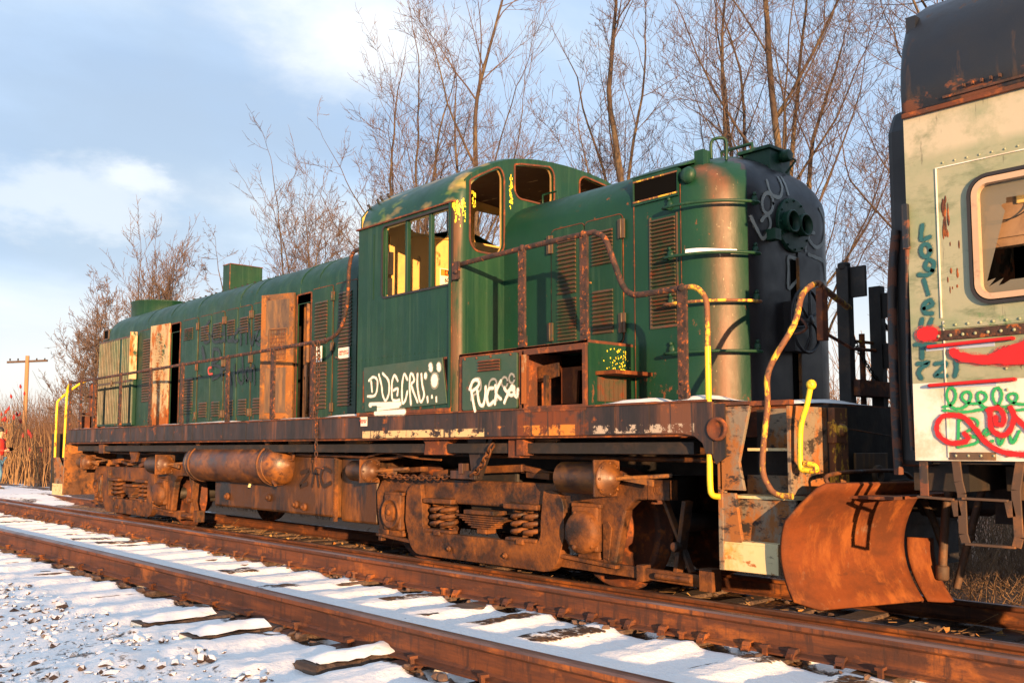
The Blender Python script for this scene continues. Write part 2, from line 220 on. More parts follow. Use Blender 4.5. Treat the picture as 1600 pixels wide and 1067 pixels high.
hh = _m('ADD', _m('MULTIPLY', _n(26, 5, .65), .35), _m('MULTIPLY', snowf, .8)); bp = N('ShaderNodeBump'); bp.inputs['Strength'].default_value = .9; bp.inputs['Distance'].default_value = .03; L(hh, bp.inputs['Height']); L(bp.outputs[0], b.inputs['Normal'])
M['ground'] = g

# ------------------------------------------------------------------ mesh helpers
NOSPLIT = {'louvers', 'rivets', 'graffiti', 'shutter_slats', 'paint_scratches', 'paint_flecks', 'trunk', 'branches', 'stems', 'chain', 'roof_bolts', 'sill_ribs', 'peeled_patches', 'side_panel', 'nail_plate', 'nose_and_ears', 'eyes', 'long_hood', 'wall_lining', 'wire_guard', 'leaf_spring', 'snow_patches', 'roof_skin', 'bolt_heads', 'tie_plate', 'rail_anchor', 'spike', 'hinges', 'brake_cylinder', 'journal_cover'}
class MB:
    def __init__(s): s.v = []; s.f = []; s.s = []
    def add(s, vs, fs, smooth=False):
        o = len(s.v); s.v += [tuple(p) for p in vs]; s.f += [tuple(i + o for i in f) for f in fs]; s.s += [smooth] * len(fs)
        return s
    def box(s, x0, x1, y0, y1, z0, z1):
        return s.add([(x, y, z) for x in (x0, x1) for y in (y0, y1) for z in (z0, z1)], [(0, 1, 3, 2), (4, 6, 7, 5), (0, 4, 5, 1), (2, 3, 7, 6), (0, 2, 6, 4), (1, 5, 7, 3)])
    def obox(s, c, ax, ay, az, hx, hy, hz):
        c, ax, ay, az = map(Vector, (c, ax, ay, az)); V = []
        for i in (-1, 1):
            for j in (-1, 1):
                for k in (-1, 1): V.append(c + ax.normalized() * hx * i + ay.normalized() * hy * j + az.normalized() * hz * k)
        return s.add(V, [(0, 1, 3, 2), (4, 6, 7, 5), (0, 4, 5, 1), (2, 3, 7, 6), (0, 2, 6, 4), (1, 5, 7, 3)])
    def bar(s, p, q, w, h, up=(0, 0, 1)):
        p, q = Vector(p), Vector(q); d = q - p; u = Vector(up); sd_ = d.cross(u)
        if sd_.length < 1e-5: sd_ = d.cross(Vector((0, 1, 0)))
        return s.obox((p + q) / 2, d, sd_, d.cross(sd_), d.length / 2, w / 2, h / 2)
    def tube(s, pts, r, n=8, closed=False, caps=True):
        P = [Vector(p) for p in pts]; m = len(P); rs = r if isinstance(r, (list, tuple)) else [r] * m
        T = []
        for i in range(m):
            a = P[(i - 1) % m] if (i > 0 or closed) else P[i]; c = P[(i + 1) % m] if (i < m - 1 or closed) else P[i]
            d = (c - a); T.append(d.normalized() if d.length > 1e-9 else Vector((0, 0, 1)))
        u = T[0].orthogonal().normalized(); V = []
        for i in range(m):
            u = (u - T[i] * u.dot(T[i])); u = u.normalized() if u.length > 1e-6 else T[i].orthogonal().normalized()
            w = T[i].cross(u)
            for k in range(n):
                a = 2 * pi * k / n; V.append(P[i] + (u * cos(a) + w * sin(a)) * rs[i])
        F = []
        for i in range(m if closed else m - 1):
            for k in range(n):
                j = (i + 1) % m; F.append((i * n + k, i * n + (k + 1) % n, j * n + (k + 1) % n, j * n + k))
        s.add(V, F, n > 4)
        if caps and not closed: s.add(V[:n], [tuple(range(n))[::-1]]); s.add(V[-n:], [tuple(range(n))])
        return s
    def lathe(s, c, axis, prof, n=32, a0=0, a1=2 * pi):
        # prof: list of (along, radius)
        c = Vector(c); A = Vector(axis).normalized(); U = A.orthogonal().normalized(); Wv = A.cross(U); V = []; full = abs(a1 - a0 - 2 * pi) < 1e-6; m = n if full else n + 1
        for (t, r) in prof:
            for k in range(m):
                a = a0 + (a1 - a0) * k / n; V.append(c + A * t + (U * cos(a) + Wv * sin(a)) * r)
        F = []
        for i in range(len(prof) - 1):
            for k in range(n):
                k2 = (k + 1) % m; F.append((i * m + k, i * m + k2, (i + 1) * m + k2, (i + 1) * m + k))
        return s.add(V, F, True)
    def cyl(s, p, q, r, n=20, r2=None):
        p, q = Vector(p), Vector(q); L_ = (q - p).length; r2 = r if r2 is None else r2
        e = min(.01, r * .2)
        s.lathe(p, q - p, [(0, 0.0001), (0, r - e), (e, r), (L_ - e, r2), (L_, r2 - e), (L_, .0001)], n); return s
    def prism(s, pl, axis, a, c):
        # 2-D outline pl extruded along axis between a and c; 'y': (x,z), 'x': (y,z), 'z': (x,y)
        f = {'y': lambda p, t: (p[0], t, p[1]), 'x': lambda p, t: (t, p[0], p[1]), 'z': lambda p, t: (p[0], p[1], t)}[axis]; n = len(pl)
        V = [f(p, a) for p in pl] + [f(p, c) for p in pl]
        return s.add(V, [tuple(range(n))[::-1], tuple(range(n, 2 * n))] + [(i, (i + 1) % n, n + (i + 1) % n, n + i) for i in range(n)])
    def grid(s, G, smooth=True):
        n, m = len(G), len(G[0]); return s.add([p for r in G for p in r], [(i * m + j, i * m + j + 1, (i + 1) * m + j + 1, (i + 1) * m + j) for i in range(n - 1) for j in range(m - 1)], smooth)
    def ball(s, c, rx, ry=None, rz=None, n=12, m=8):
        ry = rx if ry is None else ry; rz = rx if rz is None else rz
        V = [(c[0] + rx * sin(pi * i / m) * cos(2 * pi * j / n), c[1] + ry * sin(pi * i / m) * sin(2 * pi * j / n), c[2] + rz * cos(pi * i / m)) for i in range(m + 1) for j in range(n)]
        return s.add(V, [(i * n + j, i * n + (j + 1) % n, (i + 1) * n + (j + 1) % n, (i + 1) * n + j) for i in range(m) for j in range(n)], True)
    def clusters(s):
        n = len(s.v); par = list(range(n))
        def fd(i):
            while par[i] != i: par[i] = par[par[i]]; i = par[i]
            return i
        for f in s.f:
            a = fd(f[0])
            for q in f[1:]: par[fd(q)] = a
        comp = {}
        for i in range(n): comp.setdefault(fd(i), []).append(i)
        B = [[[min(s.v[i][k] for i in c) - .006 for k in range(3)], [max(s.v[i][k] for i in c) + .006 for k in range(3)], set([r])] for r, c in comp.items()]
        ch = len(B) < 60
        while ch:
            ch = False
            for i in range(len(B)):
                for j in range(i + 1, len(B)):
                    if all(B[i][0][k] <= B[j][1][k] and B[j][0][k] <= B[i][1][k] for k in range(3)):
                        B[i] = [[min(B[i][0][k], B[j][0][k]) for k in range(3)], [max(B[i][1][k], B[j][1][k]) for k in range(3)], B[i][2] | B[j][2]]; del B[j]; ch = True; break
                if ch: break
        out = []
        for b_ in B:
            mb = MB(); mp_ = {}
            for f, sm in zip(s.f, s.s):
                if fd(f[0]) in b_[2]:
                    for i in f:
                        if i not in mp_: mp_[i] = len(mb.v); mb.v.append(s.v[i])
                    mb.f.append(tuple(mp_[i] for i in f)); mb.s.append(sm)
            if mb.f: out.append(mb)
        return out
    def build(s, name, m, parent=None, bev=0, solid=0, **kw):
        if parent and s.f and name not in NOSPLIT and len(s.v) < 6000:
            C_l = s.clusters()
            if 1 < len(C_l) <= 12:
                C_l.sort(key=lambda q: -len(q.v)); r = None
                for q in C_l:
                    o = q._build(name, m, parent, bev, solid, **kw); r = r or o
                return r
        return s._build(name, m, parent, bev, solid, **kw)
    def _build(s, name, m, parent=None, bev=0, solid=0, **kw):
        me = bpy.data.meshes.new(name); me.from_pydata([tuple(v) for v in s.v], [], s.f); me.polygons.foreach_set('use_smooth', s.s)
        ms = m if isinstance(m, (list, tuple)) else [m]
        for q in ms: me.materials.append(M[q] if isinstance(q, str) else q)
        me.validate(); me.update()
        o = bpy.data.objects.new(name, me); COL.objects.link(o)
        if parent: o.parent = parent
        if bev:
            md = o.modifiers.new('bevel', 'BEVEL'); md.width = bev; md.segments = 2; md.limit_method = 'ANGLE'; md.angle_limit = R(40)
        if solid:
            md = o.modifiers.new('solidify', 'SOLIDIFY'); md.thickness = solid; md.offset = -1
        for k, v in kw.items(): o[k] = v
        return o
def thing(name, label, cat, loc=(0, 0, 0), group=None):
    o = bpy.data.objects.new(name, None); COL.objects.link(o); o.location = loc; o.empty_display_size = .3
    o['label'] = label; o['category'] = cat
    if group: o['group'] = group
    return o
def tag(o, label=None, cat=None, group=None, kind=None):
    if label: o['label'] = label
    if cat: o['category'] = cat
    if group: o['group'] = group
    if kind: o['kind'] = kind
    return o
def fix(o):   # consistent outward normals
    import bmesh
    bm = bmesh.new(); bm.from_mesh(o.data); bmesh.ops.remove_doubles(bm, verts=bm.verts, dist=1e-5); bmesh.ops.recalc_face_normals(bm, faces=bm.faces); bm.to_mesh(o.data); bm.free(); return o
def smooth_path(P, k=4, closed=False):
    P = [Vector(p) for p in P]; n = len(P); out = []
    if n < 3: return P
    for i in range(n - 1 if not closed else n):
        p0 = P[i - 1] if (i > 0 or closed) else P[0]; p1 = P[i]; p2 = P[(i + 1) % n]; p3 = P[(i + 2) % n] if (i + 2 < n or closed) else P[-1]
        for j in range(k):
            t = j / k; out.append(.5 * ((2 * p1) + (p2 - p0) * t + (2 * p0 - 5 * p1 + 4 * p2 - p3) * t * t + (3 * p1 - p0 - 3 * p2 + p3) * t ** 3))
    if not closed: out.append(P[-1])
    return out
def rrect(x0, x1, z0, z1, r, n=5):
    o = []
    for cx, cz, a in ((x1 - r, z1 - r, 0), (x0 + r, z1 - r, 90), (x0 + r, z0 + r, 180), (x1 - r, z0 + r, 270)):
        for i in range(n + 1): q = R(a + 90 * i / n); o.append((cx + r * cos(q), cz + r * sin(q)))
    return o
def holed(outer, inner):
    """ring of quads between two star-shaped outlines round the inner one's centre -> (verts2d, faces, inner loop)"""
    cx = (min(p[0] for p in inner) + max(p[0] for p in inner)) / 2; cz = (min(p[1] for p in inner) + max(p[1] for p in inner)) / 2
    A = sorted(set(round(math.atan2(p[1] - cz, p[0] - cx), 6) for p in list(outer) + list(inner)))
    def hit(poly, a):
        dx, dz = cos(a), sin(a); best = None
        for i in range(len(poly)):
            (x1, z1), (x2, z2) = poly[i], poly[(i + 1) % len(poly)]; ex, ez = x2 - x1, z2 - z1; den = dx * ez - dz * ex
            if abs(den) < 1e-12: continue
            t = ((x1 - cx) * ez - (z1 - cz) * ex) / den; u = ((x1 - cx) * dz - (z1 - cz) * dx) / den
            if t > 0 and -1e-6 <= u <= 1 + 1e-6: best = t if best is None else max(best, t)
        best = best or 0; return (cx + dx * best, cz + dz * best)
    I = [hit(inner, a) for a in A]; O = [hit(outer, a) for a in A]; n = len(A)
    return I, O, [(i, (i + 1) % n, n + (i + 1) % n, n + i) for i in range(n)]
def panel(mb, outer, inner, f, t):
    """plate with a hole: f(a,b,depth)->xyz, thickness t"""
    I, O, F = holed(outer, inner); n = len(I)
    V = [f(*p, 0) for p in I + O]; mb.add(V, F); V2 = [f(*p, t) for p in I + O]; mb.add(V2, F)
    mb.add([f(*p, 0) for p in I] + [f(*p, t) for p in I], [(i, (i + 1) % n, n + (i + 1) % n, n + i) for i in range(n)])
def ring(mb, loop, f, w, d0, d1):
    """frame strip round a loop, w wide outwards, from depth d0 to d1"""
    cx = sum(p[0] for p in loop) / len(loop); cz = sum(p[1] for p in loop) / len(loop); n = len(loop); O = []
    for i in range(n):
        a, c = loop[i - 1], loop[(i + 1) % n]; tx, tz = c[0] - a[0], c[1] - a[1]; l = math.hypot(tx, tz) or 1; nx, nz = tz / l, -tx / l
        if nx * (loop[i][0] - cx) + nz * (loop[i][1] - cz) < 0: nx, nz = -nx, -nz
        O.append((loop[i][0] + nx * w, loop[i][1] + nz * w))
    V = [f(*p, d0) for p in loop] + [f(*p, d0) for p in O] + [f(*p, d1) for p in loop] + [f(*p, d1) for p in O]; F = []
    for i in range(n):
        j = (i + 1) % n; F += [(i, j, n + j, n + i), (2 * n + i, 2 * n + j, 3 * n + j, 3 * n + i), (i, j, 2 * n + j, 2 * n + i), (n + i, n + j, 3 * n + j, 3 * n + i)]
    mb.add(V, F)
def halo_mat(m):
    k = m + '_overspray'
    if k not in M:
        c = M[m].copy(); c.name = k; t = c.node_tree; b = t.nodes['Principled BSDF']; n = t.nodes.new('ShaderNodeTexNoise'); n.inputs['Scale'].default_value = 90; g_ = t.nodes.new('ShaderNodeNewGeometry'); t.links.new(g_.outputs['Position'], n.inputs['Vector'])
        r = t.nodes.new('ShaderNodeMapRange'); r.inputs['From Min'].default_value = .35; r.inputs['From Max'].default_value = .7; r.inputs['To Min'].default_value = .05; r.inputs['To Max'].default_value = .55; t.links.new(n.outputs['Fac'], r.inputs['Value']); t.links.new(r.outputs[0], b.inputs['Alpha']); M[k] = c
    return k
def strokes(name, data, f, m, parent, th=.0015, **kw):
    """spray-paint lines: thin film ribbons lying on a surface; f maps a 2-D/3-D stroke point to (xyz, normal)"""
    mb = MB(); k = 0; nh = 0
    for wd, P, hal in [(w_ * 1.35 + .005, p_, 1) for w_, p_ in data] + [(w_, p_, 0) for w_, p_ in data]:
        k += 1; nh = len(mb.f) if hal == 0 and nh == 0 else nh; S = smooth_path([tuple(p) + (0,) * (3 - len(p)) for p in P], 5) if len(P) > 2 else [Vector(tuple(p) + (0,) * (3 - len(p))) for p in P]
        lift = th + (.0001 if hal else .0022) + .00025 * (k % 7)
        Q = [f(p) for p in S]; pts = [Vector(q[0]) + Vector(q[1]) * lift for q in Q]; nn = [Vector(q[1]) for q in Q]; n = len(pts); V = []; F = []
        for i in range(n):
            t_ = (pts[min(i + 1, n - 1)] - pts[max(i - 1, 0)]); s_ = t_.cross(nn[i]); s_ = s_.normalized() if s_.length > 1e-9 else Vector((0, 0, 1))
            w_ = wd / 2 * (1 + .14 * sin(i * 1.7 + k)); V += [pts[i] + s_ * w_, pts[i] - s_ * w_]
        F = [(2 * i, 2 * i + 1, 2 * i + 3, 2 * i + 2) for i in range(n - 1)]; mb.add(V, F)
        for i, e in ((0, -1), (n - 1, 1)):   # round ends
            t_ = (pts[min(i + 1, n - 1)] - pts[max(i - 1, 0)]).normalized() * e; s_ = t_.cross(nn[i]).normalized()
            V = [pts[i]] + [pts[i] + (s_ * cos(a) + t_ * sin(a)) * wd / 2 for a in [pi * q / 6 for q in range(7)]]; mb.add(V, [(0, q, q + 1) for q in range(1, 7)])
    o = mb.build(name, [m, halo_mat(m)], parent, **kw)
    for i in range(nh): o.data.polygons[i].material_index = 1
    return o
def text(name, body, size, m, loc, rot, parent, sx=1.):
    c = bpy.data.curves.new(name, 'FONT'); c.body = body; c.size = size; c.align_x = 'CENTER'; c.align_y = 'CENTER'; c.extrude = .001; c.space_line = .85; c.offset = size * .018
    o = bpy.data.objects.new(name + '_source', c); COL.objects.link(o); dg = bpy.context.evaluated_depsgraph_get()
    me = bpy.data.meshes.new_from_object(o.evaluated_get(dg)); bpy.data.objects.remove(o); me.materials.clear(); me.materials.append(M[m])
    me.transform(Matrix.Translation(loc) @ Matrix(rot).to_4x4() @ Matrix.Diagonal((sx, 1, 1, 1)))
    o = bpy.data.objects.new(name, me); COL.objects.link(o); o.parent = parent; return o
ROTY = ((1, 0, 0), (0, 0, -1), (0, 1, 0))      # text facing -y
ROTX = ((0, 0, 1), (1, 0, 0), (0, 1, 0))       # text facing +x
GRAF={'due':[(0.024,[(3.192,1.929),(3.27,1.963),(3.349,1.927),(3.345,1.82),(3.297,1.765),(3.173,1.764)]),(0.024,[(3.237,1.92),(3.255,1.811)]),(0.024,[(3.377,1.982),(3.428,1.866),(3.452,1.765),(3.507,1.707),(3.564,1.785),(3.553,1.91),(3.447,1.991)]),(0.024,[(3.717,1.901),(3.664,1.959),(3.622,1.906),(3.613,1.807),(3.636,1.708),(3.752,1.703)]),(0.024,[(3.645,1.806),(3.718,1.821),(3.713,1.754)]),(0.024,[(3.883,1.904),(3.831,1.962),(3.795,1.848),(3.804,1.677),(3.855,1.699),(3.885,1.783)]),(0.024,[(3.948,1.654),(3.925,1.829),(3.934,1.949),(3.974,1.947),(3.999,1.885),(3.955,1.84),(4.058,1.673)]),(0.024,[(4.055,1.948),(4.056,1.823),(4.107,1.672),(4.166,1.734),(4.135,1.842),(4.118,1.944)]),(0.024,[(4.22,1.714),(4.227,1.667)]),(0.024,[(4.292,1.72),(4.292,1.682)]),(0.024,[(4.362,1.703),(4.363,1.668)]),(0.055,[(4.266,2.018),(4.274,1.986)]),(0.055,[(4.396,2.013),(4.403,1.98)]),(0.042,[(4.187,1.934),(4.187,1.913)]),(0.1,[(4.332,1.885),(4.332,1.853)]),(0.045,[(3.22,1.671),(3.763,1.664)]),(0.035,[(3.311,1.62),(3.732,1.641)]),(0.05,[(3.323,1.581),(3.836,1.581)])],'fyou':[(0.028,[(4.859,1.761),(4.911,1.836),(4.98,1.838),(4.988,1.788),(4.894,1.737)]),(0.028,[(4.885,1.748),(4.911,1.647),(4.938,1.557)]),(0.028,[(4.971,1.744),(4.997,1.633),(5.048,1.603),(5.082,1.673),(5.09,1.771)]),(0.028,[(5.19,1.756),(5.132,1.748),(5.107,1.672),(5.132,1.606),(5.198,1.636)]),(0.028,[(5.223,1.776),(5.231,1.7),(5.215,1.614)]),(0.028,[(5.296,1.815),(5.231,1.71),(5.296,1.654)]),(0.028,[(5.345,1.748),(5.385,1.714),(5.448,1.764)]),(0.028,[(5.448,1.764),(5.392,1.693),(5.344,1.62)]),(0.028,[(5.475,1.705),(5.471,1.694),(5.46,1.686),(5.445,1.681),(5.428,1.682),(5.413,1.688),(5.403,1.697),(5.399,1.708),(5.403,1.719),(5.413,1.728),(5.429,1.732),(5.445,1.731),(5.461,1.725),(5.471,1.716),(5.475,1.705)]),(0.028,[(5.472,1.753),(5.479,1.689),(5.511,1.666),(5.522,1.729)])],'ghost':[(0.018,[(5.385,1.8),(5.381,1.78),(5.37,1.765),(5.354,1.757),(5.336,1.758),(5.32,1.768),(5.308,1.784),(5.304,1.804),(5.308,1.823),(5.32,1.838),(5.336,1.846),(5.354,1.845),(5.37,1.836),(5.381,1.819),(5.385,1.8)]),(0.018,[(5.475,1.827),(5.472,1.809),(5.462,1.796),(5.448,1.789),(5.432,1.79),(5.419,1.798),(5.409,1.813),(5.405,1.831),(5.409,1.848),(5.419,1.862),(5.433,1.869),(5.448,1.868),(5.462,1.859),(5.472,1.844),(5.475,1.827)]),(0.018,[(4.877,1.659),(4.893,1.815),(4.997,1.854),(5.014,1.753),(4.911,1.702)]),(0.018,[(5.115,1.716),(5.148,1.823),(5.231,1.819),(5.247,1.645)])],'sed':[(0.045,[(-2.076,3.146),(-2.28,3.041),(-2.102,2.957),(-2.058,2.854),(-2.209,2.833),(-2.291,2.907)]),(0.045,[(-1.968,2.912),(-1.802,2.946),(-1.9,3.038),(-1.987,2.93),(-1.906,2.824),(-1.74,2.81)]),(0.045,[(-1.582,2.91),(-1.708,2.905),(-1.703,2.807),(-1.577,2.812)]),(0.045,[(-1.56,3.037),(-1.532,2.792)]),(0.045,[(-1.44,2.929),(-1.433,2.8),(-1.32,2.79)]),(0.045,[(-1.3,2.948),(-1.291,2.772)]),(0.045,[(-1.125,2.9),(-1.244,2.863),(-1.221,2.766),(-1.118,2.773)]),(0.045,[(-1.026,2.969),(-1.013,2.709)]),(0.045,[(-1.126,2.932),(-0.856,2.937)]),(0.045,[(-0.856,2.921),(-0.845,2.711)]),(0.045,[(-0.792,2.977),(-0.679,2.674),(-0.62,2.791)]),(0.045,[(-0.552,2.724),(-0.395,2.787),(-0.448,2.898),(-0.555,2.786),(-0.534,2.692),(-0.421,2.652)]),(0.09,[(-2.3,2.74),(-2.226,2.593)]),(0.045,[(-1.918,2.71),(-1.939,2.416)]),(0.045,[(-1.918,2.71),(-1.732,2.679),(-1.689,2.562),(-1.924,2.481),(-1.663,2.415),(-1.686,2.303),(-1.91,2.251)]),(0.045,[(-1.607,2.395),(-1.598,2.234)]),(0.045,[(-1.606,2.363),(-1.483,2.403)]),(0.045,[(-1.186,2.416),(-1.197,2.29),(-1.153,2.115)]),(0.045,[(-1.375,2.365),(-1.293,2.154)]),(0.045,[(-0.953,2.525),(-0.919,2.166),(-1.055,2.188),(-1.095,2.316),(-0.961,2.339)]),(0.045,[(-0.803,2.175),(-0.859,2.301),(-0.762,2.342),(-0.723,2.216),(-0.812,2.168)]),(0.045,[(-0.679,2.336),(-0.672,2.168)]),(0.045,[(-0.678,2.313),(-0.6,2.362),(-0.562,2.116)])],'redc':[(0.03,[(-1.951,2.434),(-2.071,2.425),(-2.047,2.341),(-1.934,2.334)])],'nose':[(0.032,[(7.299,-0.585,3.097),(7.314,-0.528,3.008),(7.322,-0.449,2.934),(7.322,-0.337,3.061),(7.322,-0.376,3.146),(7.321,-0.469,3.082)]),(0.032,[(7.322,-0.289,3.259),(7.322,-0.297,3.224),(7.322,-0.316,3.192),(7.322,-0.344,3.168),(7.322,-0.375,3.156),(7.322,-0.407,3.157),(7.322,-0.432,3.172),(7.322,-0.448,3.197),(7.322,-0.453,3.23),(7.322,-0.446,3.265),(7.322,-0.427,3.297),(7.322,-0.399,3.321),(7.322,-0.368,3.333),(7.322,-0.336,3.332),(7.322,-0.31,3.318),(7.322,-0.293,3.292),(7.322,-0.289,3.259)]),(0.032,[(7.303,-0.344,3.444),(7.322,-0.314,3.335),(7.322,-0.182,3.334),(7.305,-0.116,3.437),(7.274,-0.119,3.519)]),(0.032,[(7.264,-0.045,3.535),(7.295,-0.042,3.466),(7.317,-0.04,3.386)]),(0.032,[(7.319,0.475,3.349),(7.302,0.568,3.276),(7.297,0.584,3.187),(7.313,0.524,3.056),(7.322,0.406,2.985),(7.322,0.31,3.01),(7.322,0.242,3.077)]),(0.032,[(7.322,0.217,3.047),(7.322,0.211,2.932)]),(0.032,[(7.322,0.267,3.1),(7.322,0.364,3.109)]),(0.032,[(7.322,0.112,2.829),(7.322,0.02,2.835),(7.322,-0.071,2.829),(7.322,-0.076,2.729),(7.322,-0.084,2.568),(7.322,0.009,2.616),(7.322,0.129,2.705)]),(0.032,[(7.322,0.257,2.9),(7.322,0.376,2.891),(7.315,0.51,2.877),(7.307,0.551,2.812),(7.302,0.57,2.724)]),(0.032,[(7.322,0.254,2.848),(7.322,0.372,2.813),(7.322,0.261,2.747)])],'teal':[(0.024,[(9.118,2.554),(9.109,2.468),(9.16,2.475)]),(0.024,[(9.16,2.393),(9.157,2.377),(9.148,2.364),(9.137,2.359),(9.124,2.361),(9.113,2.37),(9.106,2.385),(9.104,2.402),(9.107,2.418),(9.116,2.431),(9.127,2.436),(9.14,2.434),(9.151,2.425),(9.158,2.41),(9.16,2.393)]),(0.024,[(9.086,2.256),(9.147,2.25),(9.179,2.309),(9.145,2.339),(9.125,2.296),(9.167,2.27)]),(0.024,[(9.115,2.221),(9.137,2.131)]),(0.024,[(9.108,2.048),(9.159,2.063),(9.146,2.095),(9.109,2.069),(9.113,2.023),(9.157,2.013)]),(0.024,[(9.096,1.984),(9.089,1.934),(9.124,1.92),(9.153,1.978)]),(0.024,[(9.049,1.835),(9.165,1.826)]),(0.024,[(9.09,1.832),(9.087,1.751)]),(0.024,[(9.06,1.718),(9.126,1.72),(9.08,1.691),(9.063,1.662),(9.077,1.631)]),(0.024,[(9.165,1.711),(9.229,1.711),(9.173,1.655),(9.168,1.641),(9.226,1.637)]),(0.024,[(9.283,1.727),(9.286,1.678),(9.275,1.634)])],'red':[(0.05,[(9.275,1.772),(9.327,1.739),(9.474,1.712),(9.686,1.708),(9.853,1.687)]),(0.05,[(9.474,1.714),(9.602,1.761),(9.776,1.821)]),(0.09,[(9.547,1.727),(9.687,1.726)]),(0.08,[(9.102,1.892),(9.153,1.892)])],'red2':[(0.028,[(9.317,1.296),(9.335,1.272),(9.311,1.248),(9.232,1.245),(9.17,1.289),(9.161,1.346),(9.191,1.394),(9.239,1.405),(9.317,1.391),(9.376,1.326),(9.433,1.247),(9.519,1.193),(9.63,1.178),(9.745,1.174)]),(0.028,[(9.452,1.427),(9.508,1.437),(9.535,1.393),(9.526,1.347),(9.493,1.351),(9.491,1.387)]),(0.028,[(9.462,1.411),(9.466,1.325),(9.516,1.285),(9.561,1.308),(9.589,1.384),(9.573,1.438)]),(0.028,[(9.586,1.399),(9.637,1.337),(9.681,1.291)])],'green':[(0.015,[(9.285,1.376),(9.275,1.224)]),(0.015,[(9.285,1.376),(9.37,1.382),(9.388,1.342),(9.313,1.296),(9.389,1.271),(9.372,1.24),(9.275,1.22)]),(0.015,[(9.404,1.271),(9.457,1.302),(9.436,1.318),(9.411,1.271),(9.432,1.239),(9.47,1.255)]),(0.015,[(9.495,1.301),(9.506,1.231),(9.553,1.308),(9.572,1.239),(9.611,1.307)]),(0.015,[(9.201,1.456),(9.237,1.461),(9.263,1.483),(9.274,1.517),(9.268,1.549),(9.251,1.564),(9.232,1.556),(9.222,1.526),(9.228,1.487),(9.25,1.454),(9.284,1.441),(9.32,1.45),(9.347,1.476),(9.36,1.507),(9.356,1.53),(9.34,1.538),(9.321,1.531),(9.31,1.514),(9.314,1.494),(9.334,1.477),(9.367,1.468),(9.402,1.47),(9.43,1.48),(9.444,1.497),(9.442,1.516),(9.427,1.53),(9.409,1.532),(9.397,1.518),(9.398,1.491),(9.415,1.461),(9.445,1.44),(9.48,1.438),(9.509,1.458),(9.525,1.493),(9.526,1.528),(9.514,1.55),(9.496,1.549),(9.482,1.526),(9.48,1.492),(9.495,1.461),(9.523,1.444),(9.557,1.446),(9.587,1.463),(9.605,1.485),(9.607,1.505),(9.596,1.516),(9.578,1.516),(9.564,1.507),(9.561,1.491),(9.574,1.474),(9.601,1.46),(9.634,1.455),(9.663,1.461),(9.683,1.479),(9.687,1.503),(9.678,1.525)]),(0.015,[(9.2,1.435),(9.318,1.421),(9.441,1.435),(9.544,1.42),(9.659,1.428)])],'zac':[(0.045,[(1.14,0.914),(1.348,0.935),(1.111,0.753),(1.284,0.785)]),(0.045,[(1.405,0.762),(1.484,0.955),(1.557,0.766)]),(0.045,[(1.831,0.943),(1.667,0.975),(1.604,0.871),(1.673,0.769),(1.835,0.808)])]}
# ------------------------------------------------------------------ ground
def gz(x, y):
    def ss(a, c, t): t = max(0, min(1, (t - a) / (c - a))); return t * t * (3 - 2 * t)
    z = -.19
    z += (.31) * ss(-1.45, -2.25, y)                      # shoulder up to the near track
    z -= .34 * ss(-5.0, -7.6, y)
    z += .30 * ss(-8.0, -11., y)
    z += .24 * ss(-12, -17, x) * ss(-2.0, -1.0, y) * ss(14, 6, y)
    z -= .14 * ss(1.5, 2.6, y) ; z += .5 * ss(8, 20, y) + 1.4 * ss(20, 60, y)
    return z
TIES = [(-45 + .56 * i) for i in range(100)]
def snow_amt(x, y):
    if y < -2.2:
        s = .64 if y > -4.95 else .52
        if -4.36 < y < -4.2 or -2.76 < y < -2.55: s -= .22
        k_ = (x + 45) / .56; d_ = abs(k_ - round(k_)) * .56
        if y > -4.9 and d_ < .10 and mnoise.noise(Vector((round(k_) * 3.7, y * 1.1, 5))) > .20: s -= .22
        if y < -5.2: s = .505 + .08 * mnoise.noise(Vector((x * .5, y * .5, 3)))
        return s
    if y < 1.2: return (.13 if x > -8 else .52) + .20 * mnoise.noise(Vector((x * .8, y * 1.5, 1))) + (.12 if -2.2 < y < -1.9 else 0)
    if y < 3.2: return .40 + .2 * mnoise.noise(Vector((x * .4, y, 6)))
    return .12
def axis_pts(spec):
    o = []
    for a, c, st in spec:
        n = max(1, int(round((c - a) / st))); o += [a + (c - a) * i / n for i in range(n)]
    return o + [spec[-1][1]]
xs = axis_pts([(-700, -100, 60), (-100, -45, 6), (-45, -16, .5), (-16, -6, .14), (-6, 9.4, .045), (9.4, 14, .3), (14, 60, 4), (60, 700, 80)])
ys = axis_pts([(-700, -60, 80), (-60, -12, 6), (-12, -7.6, .5), (-7.6, -5.2, .055), (-5.2, -4.1, .045), (-4.1, -2.7, .045), (-2.7, 3, .12), (3, 10, .6), (10, 60, 5), (60, 700, 80)])
G = []; SN = []
for x in xs:
    row = []
    for y in ys:
        z = gz(x, y)
        if -60 < x < 14 and -9 < y < 4:
            nn = mnoise.noise(Vector((x * 1.3, y * 1.3, 0))); n2 = mnoise.noise(Vector((x * 5, y * 5, 4))); n3 = mnoise.noise(Vector((x * 13, y * 13, 9)))
            amp = .018
            if y < -5.1: amp = .035
            z += nn * amp + n2 * amp * .5 + n3 * (.012 if y < -4.9 else .010)
            if y < -4.75: z += .030 * (.5 - min(.75, mnoise.voronoi(Vector((x * 8.5, y * 10, .3)))[0][0]))
            if -5.0 < y < -2.0:
                k = (x + 45) / .56; d = abs(k - round(k)) * .56
                z += .020 if d < .12 else -.012 * min(1, (d - .12) / .06)
                if min(abs(y + 2.66), abs(y + 4.165)) < .12: z -= .04
            if -1.45 < y < 1.5:
                k = (x + 44.8) / .56; d = abs(k - round(k)) * .56; z += -.008 if d < .12 else -.02
        row.append((x, y, z)); SN.append(snow_amt(x, y))
    G.append(row)
